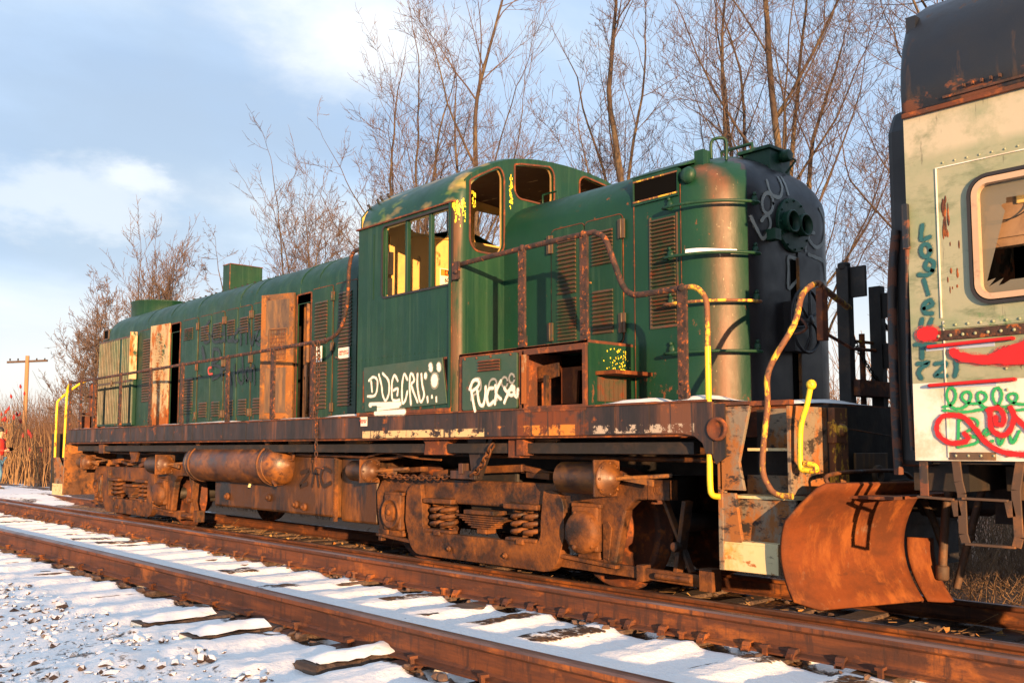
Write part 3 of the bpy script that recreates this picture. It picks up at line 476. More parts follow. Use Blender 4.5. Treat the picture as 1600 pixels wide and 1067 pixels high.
gmb = MB().grid(G); go = gmb.build('ground', 'ground', kind='structure')
at_ = go.data.attributes.new('snow', 'FLOAT', 'POINT'); at_.data.foreach_set('value', SN)

# ------------------------------------------------------------------ rails, ties
def rail_profile(y, z):
    p = [(-.068, 0), (-.068, .010), (-.022, .022), (-.009, .034), (-.008, .118), (-.030, .130), (-.036, .136), (-.036, .158), (-.028, .168), (-.012, .171)]
    p = p + [(-a, c) for a, c in reversed(p)]
    return [(y + a, z - .171 + c) for a, c in p]
def rail(y, z, label, x0=-80, x1=14, group='track rails'):
    xs_ = [x0 + (x1 - x0) * i / 60 for i in range(61)]; P = rail_profile(y, z); n = len(P)
    mb = MB(); V = [(x, a, c + .003 * sin(x * .7)) for x in xs_ for a, c in P]
    mb.add(V, [(i * n + k, i * n + (k + 1) % n, (i + 1) * n + (k + 1) % n, (i + 1) * n + k) for i in range(60) for k in range(n)])
    o = mb.build('rail', ['rail', 'railtop']); fix(o)
    for p in o.data.polygons:
        if p.normal.z > .3 and p.center.z > z - .02 or (abs(p.normal.y) > .5 and z - .04 < p.center.z < z - .001 and abs(p.normal.z) < .7 and p.center.z > z - .016): p.material_index = 1
    return tag(o, label, 'rail', group)
r_near = rail(-4.165, .31, 'nearest rusty rail running through the snow in the foreground')
r_far = rail(-2.66, .31, 'second rusty rail, between the snowy ties and the locomotive')
r_l1 = rail(-.7525, 0, 'low rail beneath the near wheels of the green locomotive')
r_l2 = rail(.7525, 0, 'low rail beneath the far wheels of the green locomotive')
# anchors and spikes clipped to the rail foot
def anchor_mesh():
    mb = MB(); mb.box(-.012, .012, -.085, .02, -.012, .014)
    mb.prism([(-.085, .0), (-.06, .03), (-.03, .034), (-.022, .022), (-.06, .012), (-.085, -.012)], 'x', -.018, .018)
    return mb
def spike_mesh(): return MB().box(-.012, .012, -.092, -.072, -.05, .018).box(-.02, .02, -.098, -.055, .018, .032)
random.seed(4)
def put_parts(rail_o, y, zb, xr, n, flip=1):
    a0 = None
    for i in range(n):
        x = xr[0] + (xr[1] - xr[0]) * i / (n - 1); x = -45 + .56 * round((x + 45) / .56)
        for dx in (-.15, .15):
            if random.random() < .4: continue
            if a0 is None: a0 = anchor_mesh().build('rail_anchor', 'rail', rail_o); c = a0
            else: c = a0.copy(); COL.objects.link(c)
            c.location = (x + dx + random.uniform(-.02, .02), y, zb); c.rotation_euler = (0, 0, random.uniform(-.15, .15)); c.scale = (1.3, 1, 1.2)
s0 = None
def put_spikes(rail_o, y, zb, xr, n):
    global s0
    for i in range(n):
        x = xr[0] + (xr[1] - xr[0]) * i / (n - 1); x = -45 + .56 * round((x + 45) / .56) + random.uniform(-.06, .06)
        if s0 is None: c = spike_mesh().build('spike', 'rail', rail_o); s0 = c
        else: c = s0.copy(); COL.objects.link(c); c.parent = rail_o
        c.location = (x, y, zb); c.rotation_euler = (random.uniform(-.1, .1), random.uniform(-.1, .1), random.uniform(-.3, .3))
put_parts(r_far, -2.66, .145, (-14, 9.4), 42)
put_spikes(r_far, -2.66, .150, (-10, 9.4), 34); put_spikes(r_near, -4.165, .150, (-10, 8.4), 34)
for i in range(17):      # tie plates under the near rail that the snow leaves bare
    x = -45 + .56 * round((-1.2 + .56 * i + 45) / .56)
    MB().box(x - .09, x + .09, -4.165 - .17, -4.165 + .17, .118, .136).build('tie_plate', 'rail', r_near, bev=.004)
    MB().box(x - .09, x + .09, -2.66 - .17, -2.66 + .17, .118, .136).build('tie_plate', 'rail', r_far, bev=.004)
random.seed(11)
tp = []
def tie_bm(rough):
    mb = MB(); n = 14; G_ = []
    # a weathered baulk: worn edges
    V = []; F = []
    for i in range(n + 1):
        x = -1.27 + 2.54 * i / n; w_ = .112 + random.uniform(-.006, .006) * rough; h = .0 + random.uniform(-.006, .003) * rough
        V += [(-w_, x, -.17), (-w_, x, h - .012), (-w_ + .012, x, h), (w_ - .012, x, h), (w_, x, h - .012), (w_, x, -.17)]
    for i in range(n):
        for k in range(5): F.append((i * 6 + k, i * 6 + k + 1, (i + 1) * 6 + k + 1, (i + 1) * 6 + k))
    F += [(0, 1, 2, 3, 4, 5), tuple(n * 6 + k for k in (5, 4, 3, 2, 1, 0))]
    mb.add(V, F); return mb
protos = [tie_bm(1), tie_bm(1.6), tie_bm(.6)]; tmesh = []
for k, x in enumerate(TIES):
    if not -30 < x < 9.6: continue
    for tr, (yc, zt, lab, gr) in enumerate(((-3.41, .128, 'dark creosoted tie under the snow of the near track', 'snow covered ties of the near track'), (0, -.172, 'dirty tie under the old locomotive track', 'ties of the locomotive track'))):
        if tr == 1 and not -14 < x < 9.6: continue
        q = (k + tr) % 3
        if len(tmesh) <= q: o = protos[q].build('railroad_tie', 'tie'); fix(o); tmesh.append(o.data)
        else: o = bpy.data.objects.new('railroad_tie', tmesh[q]); COL.objects.link(o)
        o.location = (x + random.uniform(-.02, .02), yc + random.uniform(-.05, .05), zt + random.uniform(-.006, .008)); o.rotation_euler = (0, random.uniform(-.01, .01), random.uniform(-.03, .03)); tag(o, lab, 'railroad tie', gr)
# the two ties whose ends stick out of the snow in the foreground
for x, y0, lab, rz in ((5.66, -4.86, 'long tie end with a nailed tooth plate sticking out of the foreground snow', .05), (6.25, -4.80, 'dark split tie end poking from the snow right of the plated tie', -.06), (7.35, -4.66, 'dark weathered tie end at the bottom edge of the photo beside the near rail', .02)):
    mb = MB(); nseg = 6; V = []; F = []
    for i in range(nseg + 1):
        yy = y0 + .75 * i / nseg; w_ = .105 + random.uniform(-.012, .008); h = .148 + random.uniform(-.014, .004)
        V += [(x - w_, yy, -.0), (x - w_, yy, h - .014), (x - w_ + .014, yy, h), (x + w_ - .014, yy, h), (x + w_, yy, h - .014), (x + w_, yy, -.0)]
    for i in range(nseg):
        for k in range(5): F.append((i * 6 + k, i * 6 + k + 1, (i + 1) * 6 + k + 1, (i + 1) * 6 + k))
    F += [(0, 1, 2, 3, 4, 5), tuple(nseg * 6 + k for k in (5, 4, 3, 2, 1, 0))]; mb.add(V, F)
    o = mb.build('railroad_tie', 'tie'); fix(o); tag(o, lab, 'railroad tie')
    if 'plate' in lab:
        mb = MB().box(x - .085, x + .085, y0 - .004, y0 - .0005, .05, .14)
        for a in range(9):
            for c in range(5): mb.box(x - .078 + a * .018, x - .069 + a * .018, y0 - .007, y0 - .0035, .058 + c * .016, .066 + c * .016)
        mb.build('nail_plate', 'sign', o)
    G_ = [[(x - .10 + .2 * i / 6 + random.uniform(-.022, .022), y0 + .03 + .45 * j / 9, .150 + (.035 * sin(pi * i / 6) * min(1, j / 2)) + random.uniform(-.003, .006)) for j in range(10)] for i in range(7)]
    s_ = MB().grid(G_).build('snow_cap', 'snow', o)
# ------------------------------------------------------------------ stones, leaves
PHI = (1 + 5 ** .5) / 2
ICO = [Vector(p).normalized() for p in ((-1, PHI, 0), (1, PHI, 0), (-1, -PHI, 0), (1, -PHI, 0), (0, -1, PHI), (0, 1, PHI), (0, -1, -PHI), (0, 1, -PHI), (PHI, 0, -1), (PHI, 0, 1), (-PHI, 0, -1), (-PHI, 0, 1))]
ICF = [(0, 11, 5), (0, 5, 1), (0, 1, 7), (0, 7, 10), (0, 10, 11), (1, 5, 9), (5, 11, 4), (11, 10, 2), (10, 7, 6), (7, 1, 8), (3, 9, 4), (3, 4, 2), (3, 2, 6), (3, 6, 8), (3, 8, 9), (4, 9, 5), (2, 4, 11), (6, 2, 10), (8, 6, 7), (9, 8, 1)]
def rock(mb, c, r, seed):
    rd = random.Random(seed); A = rd.uniform(0, pi); B = rd.uniform(-.5, .5); s_ = (rd.uniform(.9, 1.6), rd.uniform(.6, 1.0), rd.uniform(.45, .8)); V = []
    for p in ICO:
        k = rd.uniform(.72, 1.12); x, y, z = p.x * s_[0] * k, p.y * s_[1] * k, p.z * s_[2] * k; x, z = x * cos(B) - z * sin(B), x * sin(B) + z * cos(B)
        V.append((c[0] + (x * cos(A) - y * sin(A)) * r, c[1] + (x * sin(A) + y * cos(A)) * r, c[2] + z * r))
    mb.add(V, ICF)
random.seed(21); mb = MB(); mbs = MB()
for i in range(9500):
    u = random.random()
    if u < .76: x = random.uniform(-12, 9.3); y = random.uniform(-7.4, -4.95); r = random.choice((.010, .012, .016, .020, .025, .034, .05)); sink = random.uniform(.15, .85)
    elif u < .81: x = random.uniform(-10, 9.2); y = random.choice((-4.30, -4.04)) + random.uniform(-.05, .05); r = random.choice((.018, .026, .034)); sink = .1
    elif u < .85: x = random.uniform(-8, 9.4); y = random.choice((-2.80, -2.5)) + random.uniform(-.05, .05); r = random.choice((.018, .026)); sink = .1
    else: x = random.uniform(-12, 9.4); y = random.uniform(-2.1, 1.3); r = random.choice((.012, .018, .028, .04)); sink = .1
    if mnoise.noise(Vector((x * .9, y * .9, 8))) < -.28 and y < -4.9 and i % 3: continue
    z = gz(x, y) + (.02 if -5 < y < -2 else 0) + (mnoise.noise(Vector((x * 1.3, y * 1.3, 0))) * .04 if y < -5.1 else 0) - (.045 if min(abs(y + 2.66), abs(y + 4.165)) < .16 else 0)
    rock(mbs if y < -4.5 else mb, (x, y, z + r * (.25 - sink)), r, i)
for i in range(1500):
    x = random.uniform(2, 9.2); y = random.uniform(-6.6, -4.8); r = random.choice((.008, .011, .015, .02, .028, .038))
    rock(mbs, (x, y, gz(x, y) + mnoise.noise(Vector((x * 1.3, y * 1.3, 0))) * .035 + r * random.uniform(-.5, .15)), r, i + 50000)
tag(mbs.build('ballast_stones', 'stonesnow'), 'snow-topped ballast stones in the left foreground', 'stones', kind='stuff')
tag(mb.build('ballast_stones', 'stone'), 'brown ballast stones poking through the snow beside the rails', 'stones', kind='stuff')
random.seed(31); mb = MB()
for i in range(2600):
    x = random.uniform(-9, 9.5); y = random.choice((random.gauss(-1.75, .25), random.gauss(-1.2, .3), random.uniform(-2.3, .6)))
    if y < -2.45 or abs(y + .75) < .05: continue
    z = gz(x, y) + random.uniform(.0, .03); a = random.uniform(0, 2 * pi); r = random.uniform(.014, .038); t_ = random.uniform(-.9, .9)
    V = []
    for k in range(7): b_ = 2 * pi * k / 7; q = r * (1 if k % 2 else .55); V.append((x + q * cos(a + b_) , y + q * sin(a + b_) * .7, z + q * sin(b_ + t_) * .7 + r * .4))
    mb.add(V, [tuple(range(7))])
tag(mb.build('fallen_leaves', 'leaf'), 'curled orange oak leaves lying along the old track', 'leaves', kind='stuff')
mb = MB()                                                  # dry sticks and reeds strewn on the old track
for i in range(420):
    x = random.uniform(-7, 9.5); y = random.uniform(-2.0, 1.0); z = gz(x, y) + .01; a = random.gauss(.2, .7); l = random.uniform(.06, .32); e_ = random.uniform(0, .25) if random.random() < .85 else 1.2
    mb.tube([(x, y, z), (x + l * cos(a), y + l * sin(a) * .6, z + l * e_ * .5)], random.uniform(.002, .005), 4)
tag(mb.build('dry_sticks', 'straw'), 'broken straw coloured sticks littering the ground by the loco wheels', 'sticks', kind='stuff')
random.seed(3); mb = MB()                                  # small drifts of snow left on the verge behind the second rail
for i in range(60):
    x = random.uniform(-9, 9.5); y = random.uniform(-2.35, -1.95); rx = random.uniform(.08, .45); ry = random.uniform(.02, .06); z = gz(x, y) + .004
    if mnoise.noise(Vector((x * .6, 0, 2))) < -.05: continue
    mb.ball((x, y, z), rx, ry, .022, 12, 6)
tag(mb.build('snow_patches', 'snow'), 'thin white snow patches behind the second rail', 'snow', kind='stuff')
o = MB().ball((9.22, -1.2, -.05), .055, n=18, m=12).build('ball', 'ballm'); tag(o, 'small pink and white ball lying behind the rail at lower right', 'ball')
rock(mb := MB(), (7.3, -1.72, -.03), .07, 5); tag(mb.build('stone', 'panelgrey'), 'grey stone lying on the verge under the plow', 'stone')
mb = MB().obox((.6, -1.55, -.07), (1, .12, .05), (0, 1, 0), (0, 0, 1), .42, .16, .05); tag(mb.build('wooden_slab', 'tie', bev=.03), 'charred dark slab lying beside the fuel tank on the ballast', 'slab')

# ================================================================== LOCOMOTIVE
loco = thing('locomotive', 'abandoned green diesel locomotive with rusty trucks and white graffiti on its cab', 'locomotive')
def P_(name, mb, m, par=None, **k): return mb.build(name, m, par or loco, **k)
HP = [(3.10, .933), (3.346, .933), (3.418, .917), (3.513, .86), (3.592, .779), (3.659, .662), (3.724, .495), (3.80, .24), (3.85, 0.0)]
def hw(z):
    if z <= 3.1: return .933
    for (a, b_), (c, d) in zip(HP, HP[1:]):
        if z <= c: return b_ + (d - b_) * (z - a) / (c - a)
    return 0
DK = 1.535   # deck top
# --- underframe
mb = MB(); mb.box(-8.0, 8.15, -.95, .95, 1.30, DK); mb.box(-6.72, 7.50, -1.48, 1.48, 1.44, DK)
P_('deck', mb, 'rust')
mb = MB()
side = [(-6.75, 1.325), (7.30, 1.318), (7.40, 1.30), (7.47, 1.25), (7.50, 1.17), (7.56, 1.17), (7.56, 1.548), (-6.75, 1.548)]
mb.prism(side, 'y', -1.525, -1.497); P_('side_sill', mb, 'sill', bev=.004)
mb = MB(); mb.prism([(a, c) for a, c in side], 'y', 1.497, 1.525); P_('side_sill', mb, 'sill')
mb = MB(); mb.box(-6.75, 7.52, -1.535, -1.48, 1.549, 1.562); mb.box(-6.7, 7.4, -1.50, -1.40, 1.300, 1.317)
P_('sill_lip', mb, 'rust')
random.seed(8); mb = MB()
for x in [-6.6 + i * .33 for i in range(43)]:
    if random.random() < .55: mb.box(x, x + random.uniform(.02, .06), -1.529, -1.520, 1.33, 1.54)
P_('sill_ribs', mb, 'sill')
# snow lying on the walkway
def drift(x0, x1, y0, y1, z, h, par, name='walkway_snow', nx=None):
    nx = nx or max(8, int((x1 - x0) / .05)); ny = 7; G_ = []
    for i in range(nx + 1):
        x = x0 + (x1 - x0) * i / nx; row = []
        e_ = min(1, min(i, nx - i) / 3)
        for j in range(ny + 1):
            t_ = j / ny; wv = .5 + .5 * mnoise.noise(Vector((x * 2.3, y0 * 3, 3)));
            zz_ = z + h * e_ * (sin(pi * min(1, t_ * 1.0 + .0)) ** .5 if 0 < t_ < 1 else 0) * (.35 + wv)
            row.append((x, y0 + (y1 - y0) * t_ + .01 * mnoise.noise(Vector((x * 7, t_, 0))), zz_))
        G_.append(row)
    return P_(name, MB().grid(G_), 'snow', par)
for a, c, h in ((-6.6, -5.5, .012), (-5.2, -4.3, .01), (-2.6, -1.75, .018), (-1.6, -.35, .022), (.2, .9, .012), (1.1, 1.9, .016), (2.2, 2.85, .03), (6.5, 7.05, .05), (7.2, 7.56, .06)):
    drift(a, c, -1.53, -1.05, 1.566, h, loco)
drift(7.35, 8.12, -1.0, -.2, DK + .002, .05, loco); drift(7.56, 8.10, -1.0, -.6, DK + .002, .045, loco)
# centre sill, fuel tank, bolsters
P_('center_sill', MB().box(-7.9, 8.1, -.45, .45, .98, 1.30).box(-6.5, 7.3, -1.40, -1.32, 1.17, 1.26).box(-6.5, 7.3, 1.32, 1.40, 1.17, 1.26), 'dark')
mb = MB(); mb.box(-1.30, 1.94, -1.16, 1.16, .40, 1.13); ft = P_('fuel_tank', mb, 'fuel', bev=.03)
mb = MB(); mb.box(1.93, 1.96, -1.185, -1.14, .36, 1.16)
for i in range(26): mb.ball((1.945, -1.187, .40 + i * .029), .007, n=6, m=4)
P_('flange', mb, 'frame', ft)
P_('fuel_tank', MB().box(1.96, 2.70, -1.10, 1.10, .36, 1.12), 'fuel', bev=.03)
P_('fuel_tank', MB().box(2.66, 2.86, -1.02, 1.02, .46, .92), 'frame', bev=.03)
strokes('graffiti', GRAF['zac'], lambda p: ((p[0], -1.161, p[1]), (0, -1, 0)), 'zacp', ft)
for x, z in ((.35, .58), (1.05, .52), (-.85, .55), (1.25, .50)):
    mb = MB(); mb.cyl((x, -1.16, z), (x, -1.20, z), .05, 14); mb.cyl((x, -1.2, z), (x, -1.225, z), .025, 8); P_('tank_plug', mb, 'frame', ft)
mb = MB(); mb.tube([(-.05, -1.16, .76), (-.05, -1.24, .76), (-.05, -1.26, .70)], .02, 8); mb.tube([(-.12, -1.25, .80), (.03, -1.25, .79)], .015, 6); P_('drain_cock', mb, 'cream', ft)
# air reservoir
def reservoir(x0, x1, y, z, r, m='tank'):
    mb = MB(); mb.lathe((0, y, z), (1, 0, 0), [(x0, .001), (x0 + .03, r * .45), (x0 + .09, r * .78), (x0 + .17, r * .95), (x0 + .25, r), (x1 - .25, r), (x1 - .17, r * .95), (x1 - .09, r * .78), (x1 - .03, r * .45), (x1, .001)], 40)
    a = P_('air_reservoir', mb, m)
    for x in (x0 + .38, x1 - .38):
        mb = MB(); mb.lathe((x, y, z), (1, 0, 0), [(-.02, r), (-.02, r + .012), (.02, r + .012), (.02, r)], 40); mb.box(x - .03, x + .03, y - r * .5, y + .25, z + r * .85, 1.31); mb.prism([(x - .09, 1.31), (x + .09, 1.31), (x + .02, z + r * .9), (x - .02, z + r * .9)], 'y', y - .12, y - .10); P_('hanger_strap', mb, 'frame', a)
    for x in (x0 + .27, x1 - .27):
        mb = MB(); mb.lathe((x, y, z), (1, 0, 0), [(-.01, r), (-.01, r + .006), (.01, r + .006), (.01, r)], 40); P_('weld_band', mb, m, a)
    mb = MB(); mb.tube([(x1 - .06, y, z + .06), (x1 + .08, y, z + .07), (x1 + .10, y, z + .16), (x1 + .10, y, 1.25)], .02, 8); mb.tube([(x1 - .12, y - .16, z - .2), (x1 - .02, y - .18, z - .24)], .022, 8); P_('pipe', mb, 'frame', a)
reservoir(-1.84, .99, -1.24, 1.005, .255)
for (x0, x1, y, z, r) in ((-2.25, -1.9, -1.15, 1.12, .065),):
    mb = MB(); mb.cyl((x0, y, z), (x1, y, z), r); P_('air_filter', mb, 'tank')
mb = MB()
for x, h in ((1.05, .16), (2.35, .15), (-3.9, .14), (5.25, .18)):
    mb.prism([(x, 1.31), (x + .55, 1.31 - .02), (x + .5, 1.29 - .02), (x, 1.31 - h)], 'y', -1.30, -1.27)
P_('gusset', mb, 'doorin')
mb = MB(); mb.tube(smooth_path([(-6.2, -1.2, 1.16), (-4, -1.15, 1.13), (-2.2, -1.2, 1.17), (2, -1.2, 1.13), (2.9, -1.15, 1.1), (3.5, -1.1, 1.16), (4.6, -1.05, 1.14), (7.2, -1.0, 1.12)], 5), .022, 7); mb.tube([(1.5, -1.05, 1.20), (7.3, -1.1, 1.19)], .03, 8)
mb.tube(smooth_path([(2.5, -1.2, 1.05), (2.75, -1.25, 1.12), (3.1, -1.22, 1.17), (3.6, -1.25, 1.12), (4.0, -1.2, 1.10)], 5), .015, 6)
P_('brake_pipe', mb, 'frame')
# gear hidden behind trucks
mb = MB()
for s in (-1, 1): mb.box(s * 4.57 - 1.3, s * 4.57 + 1.3, -.62, .62, .35, .95); mb.box(s * 4.57 - .35, s * 4.57 + .35, -1.0, 1.0, .55, 1.0)
P_('traction_gear', mb, 'dark', bev=.03)
# --- trucks
def arc(cx, cz, r, a0, a1, n=6): return [(cx + r * cos(R(a0 + (a1 - a0) * i / n)), cz + r * sin(R(a0 + (a1 - a0) * i / n))) for i in range(n + 1)]
def truck(cx):
    def X(pl): return [(cx + a, c) for a, c in pl]
    for s in (-1, 1):
        yo = s * 1.10
        def T(mb, name, m='frame', par=None, bev=.012): return P_(name, mb, m, par, bev=bev)
        # cast side frame: top beam, pedestal legs
        out_ = [(-1.72, .25), (-1.58, .25), (-1.55, .62)] + arc(-1.42, .62, .13, 180, 90, 4) + arc(-1.30, .62, .13, 90, 0, 4) + [(-1.17, .56), (-.95, .56), (-.88, .69), (-.42, .70), (-.38, .66), (.38, .66), (.42, .70), (.88, .69), (.95, .56), (1.17, .56)] + arc(1.30, .62, .13, 180, 90, 4) + arc(1.42, .62, .13, 90, 0, 4) + [(1.55, .62), (1.58, .25), (1.72, .25), (1.78, .5), (1.84, .70), (1.95, .79), (2.30, .81), (2.30, .955), (1.95, .95), (1.55, .90), (-1.55, .90), (-1.70, .86), (-1.80, .74), (-1.78, .5)]
        fr = T(MB().prism(X(out_), 'y', yo - .05, yo + .05), 'truck_frame', bev=.018)
        mb = MB().box(cx + 2.08, cx + 2.302, yo - .055, yo + .055, .80, .96); mb.cyl((cx + 2.19, yo - s * -.055, .88), (cx + 2.19, yo + s * .06, .88), .04, 14); T(mb, 'hanger_lug', 'frame', fr)
        # stiffening rib on the outer leg, raised outline of the frame
        mb = MB().prism(X([(1.60, .30), (1.66, .28), (1.70, .55), (1.66, .60), (1.60, .58)]), 'y', yo + s * .05, yo + s * .064); T(mb, 'leg_rib', 'frame', fr, .004)
        # drop equaliser: U hung between the journals
        u = arc(-1.03, .70, .14, 180, 90, 3)[::1] + [(-.92, .84), (-.90, .72), (-.88, .56)] + arc(-.78, .46, .10, 180, 270, 4) + arc(.78, .46, .10, 270, 360, 4) + [(.88, .56), (.90, .72), (.92, .84)] + arc(1.03, .70, .14, 90, 0, 3) + [(1.18, .45), (1.14, .33)] + arc(.92, .33, .21, 0, -90, 5) + arc(-.92, .33, .21, 270, 180, 5) + [(-1.14, .33), (-1.18, .45)]
        eq = T(MB().prism(X(u), 'y', yo + s * .012, yo + s * .10), 'equalizer', bev=.014)
        mb = MB()
        for a in (-.42, .42): mb.cyl((cx + a, yo + s * .10, .22), (cx + a, yo + s * .125, .22), .03, 10); mb.cyl((cx + a, yo + s * .125, .22), (cx + a, yo + s * .14, .22), .016, 6)
        T(mb, 'bolt', 'frame', eq, 0)
        # coil springs in pairs with caps
        for c0 in (-.62, .62):
            mb = MB().box(cx + c0 - .23, cx + c0 + .23, yo - .07, yo + .12 * s if s > 0 else yo + .07, .655, .705) if s > 0 else MB().box(cx + c0 - .23, cx + c0 + .23, yo - .12, yo + .07, .655, .705)
            T(mb, 'spring_cap', 'frame', fr)
            T(MB().box(cx + c0 - .21, cx + c0 + .21, min(yo, yo + s * .11), max(yo, yo + s * .11), .36, .395), 'spring_seat', 'frame', fr)
            T(MB().box(cx + c0 - .05, cx + c0 + .05, min(yo + s * .08, yo + s * .125), max(yo + s * .08, yo + s * .125), .335, .385), 'seat_lug', 'frame', fr)
            for dx, rr in ((-.105, .072), (.085, .088)):
                pts = [(cx + c0 + dx + rr * cos(2 * pi * k / 12), yo + s * .02 + rr * .8 * sin(2 * pi * k / 12), .40 + .25 * k / (12 * 3.6)) for k in range(int(12 * 3.6))]
                T(MB().tube(pts, .024, 7), 'coil_spring', 'frame', fr, 0)
        # leaf spring pack
        mb = MB()
        for k in range(6):
            l = .36 - .045 * k; mb.obox((cx, yo - s * .02, .555 - .021 * k), (1, 0, 0), (0, 1, 0), (0, 0, 1), l, .09, .008)
        mb.box(cx - .22, cx + .22, yo - .09, yo + .09, .575, .615); T(mb, 'leaf_spring', 'frame', fr, .004)
        T(MB().box(cx - .06, cx + .08, yo - .06, yo + .08, .39, .44), 'spring_saddle', 'frame', fr)
        # journal boxes
        for q, a in enumerate((-1.42, 1.42)):
            x = cx + a; mb = MB().box(x - .15, x + .15, yo - .05, yo + s * .11 if s > 0 else yo + .05, .34, .72) if s > 0 else MB().box(x - .15, x + .15, yo - .11, yo + .05, .34, .72)
            jb = T(mb, 'journal_box', 'frame', fr, .02)
            mb = MB()
            if q == 0:
                mb.lathe((x, yo + s * .10, .52), (0, s, 0), [(0, .165), (.03, .165), (.035, .155), (.035, .14), (.012, .13), (.012, .001)], 32)
                pl = [(x + .075 * cos(R(t)) * (1.25 if abs(t - 270) < 45 else 1), .53 + .095 * sin(R(t))) for t in range(0, 360, 30)]; mb.prism(pl, 'y', yo + s * .11, yo + s * .14); mb.cyl((x, yo + s * .14, .53), (x, yo + s * .165, .53), .03, 10)
            else:
                mb.lathe((x, yo + s * .10, .50), (0, s, 0), [(0, .185), (.05, .180), (.075, .16), (.09, .12), (.095, .001)], 32)
                for t in (40, 110, 200, 320): mb.cyl((x + .165 * cos(R(t)), yo + s * .12, .50 + .165 * sin(R(t))), (x + .165 * cos(R(t)), yo + s * .165, .50 + .165 * sin(R(t))), .022, 8)
                mb.cyl((x - .02, yo + s * .19, .38), (x - .02, yo + s * .22, .38), .022, 8)
            T(mb, 'journal_cover', 'frame', fr, 0)
            mb = MB().box(x - .17, x + .17, min(yo, yo + s * .09), max(yo, yo + s * .09), .705, .745); mb.box(x - .13, x + .13, yo - .05, yo + .05, .27, .34); T(mb, 'pedestal_cap', 'frame', fr)
            mb = MB().bar((x - .32, yo + s * .06, .275), (x + .34, yo + s * .06, .235), .06, .03); mb.box(x - .36, x - .30, yo - .03, yo + s * .08 if s > 0 else yo + .03, .20, .33); T(mb, 'tie_bar', 'frame', fr, .005)
        # brake rigging
        mb = MB(); mb.bar((cx + 1.05, yo + s * .02, .22), (cx + 2.62, yo - s * .02, .19), .05, .09); mb.box(cx + 2.58, cx + 2.70, yo - .06, yo + .06, .13, .30); mb.box(cx + 1.95, cx + 2.02, yo - .05, yo + .05, .14, .27); mb.cyl((cx + 2.15, yo + s * .05, .20), (cx + 2.5, yo + s * .05, .20), .025, 8); T(mb, 'brake_rod', 'frame', fr, .005)
        mb = MB(); mb.bar((cx + 2.40, yo - s * .05, .80), (cx + 2.30, yo - s * .05, .22), .04, .10, (0, 1, 0)); mb.bar((cx + 2.16, yo - s * .07, .80), (cx + 2.42, yo - s * .07, .24), .03, .06, (0, 1, 0)); mb.cyl((cx + 2.33, yo - s * .02, .44), (cx + 2.33, yo + s * .05, .44), .04, 12); T(mb, 'brake_lever', 'frame', fr, .008)
        # brake cylinders
        for a, l, r, mm in ((-2.10, .34, .115, 'tank'), (1.22, .52, .135, 'tank')):
            yb = s * 1.27; x0 = cx + a; mb = MB(); mb.lathe((x0, yb, .965), (1, 0, 0), [(0, .001), (0, r * .8), (.03, r), (l, r), (l + .01, r + .012), (l + .03, r + .012), (l + .035, r * .9), (l + .09, r * .55), (l + .12, r * .3), (l + .12, .001)], 32)
            for t in range(0, 360, 45): mb.cyl((x0 + l + .03, yb + (r - .008) * cos(R(t)), .965 + (r - .008) * sin(R(t))), (x0 + l + .05, yb + (r - .008) * cos(R(t)), .965 + (r - .008) * sin(R(t))), .011, 6)
            bc = T(mb, 'brake_cylinder', mm, None, 0)
            T(MB().box(x0 + .02, x0 + l, min(s * 1.05, s * 1.17), max(s * 1.05, s * 1.17), .86, 1.0).box(x0 + l - .01, x0 + l + .012, yb - r * 1.15, yb + r * 1.15, .965 - r * 1.1, .965 + r * 1.15), 'mounting_plate', 'frame', bc, .005)
            T(MB().tube([(x0 + l + .1, yb, .965), (x0 + l + .5, yb - s * .03, .99), (x0 + l + .62, yb - s * .08, 1.0)], .018, 8).bar((x0 + l + .18, yb + .02, .975), (x0 + l + .48, yb + .02, .94), .02, .05), 'push_rod', 'doorin', bc, 0)
        mb = MB(); random.seed(int(cx * 7 + s * 3 + 50))
        for k in range(9):
            x = cx - 1.5 + 3.0 * k / 8 + random.uniform(-.1, .1); mb.obox((x, yo - s * random.uniform(.0, .12), .94 + random.uniform(0, .06)), (1, random.uniform(-.2, .2), random.uniform(-.15, .15)), (0, 1, 0), (0, 0, 1), random.uniform(.06, .25), .05, random.uniform(.012, .04))
        mb.bar((cx - .1, yo, 1.0), (cx + .55, yo, 1.03), .05, .07); mb.bar((cx + .5, yo, 1.04), (cx + 1.1, yo - s * .05, .95), .04, .05)
        T(mb, 'brake_linkage', 'frame', fr, .008)
    for a in (-1.42, 1.42):                                  # wheelsets
        x = cx + a
        for s in (-1, 1):
            mb = MB(); y = s * .68
            mb.lathe((x, y, .508), (0, s, 0), [(-.02, .001), (-.02, .10), (.02, .12), (.04, .40), (.02, .44), (-.02, .47), (-.02, .533), (-.005, .540), (.015, .530), (.025, .512), (.115, .505), (.12, .495), (.12, .445), (.075, .43), (.055, .18), (.12, .15), (.13, .001)], 48)
            P_('wheel', mb, 'rust')
        P_('axle', MB().cyl((x, -.95, .508), (x, .95, .508), .09), 'dark')
truck(4.57); truck(-4.57)
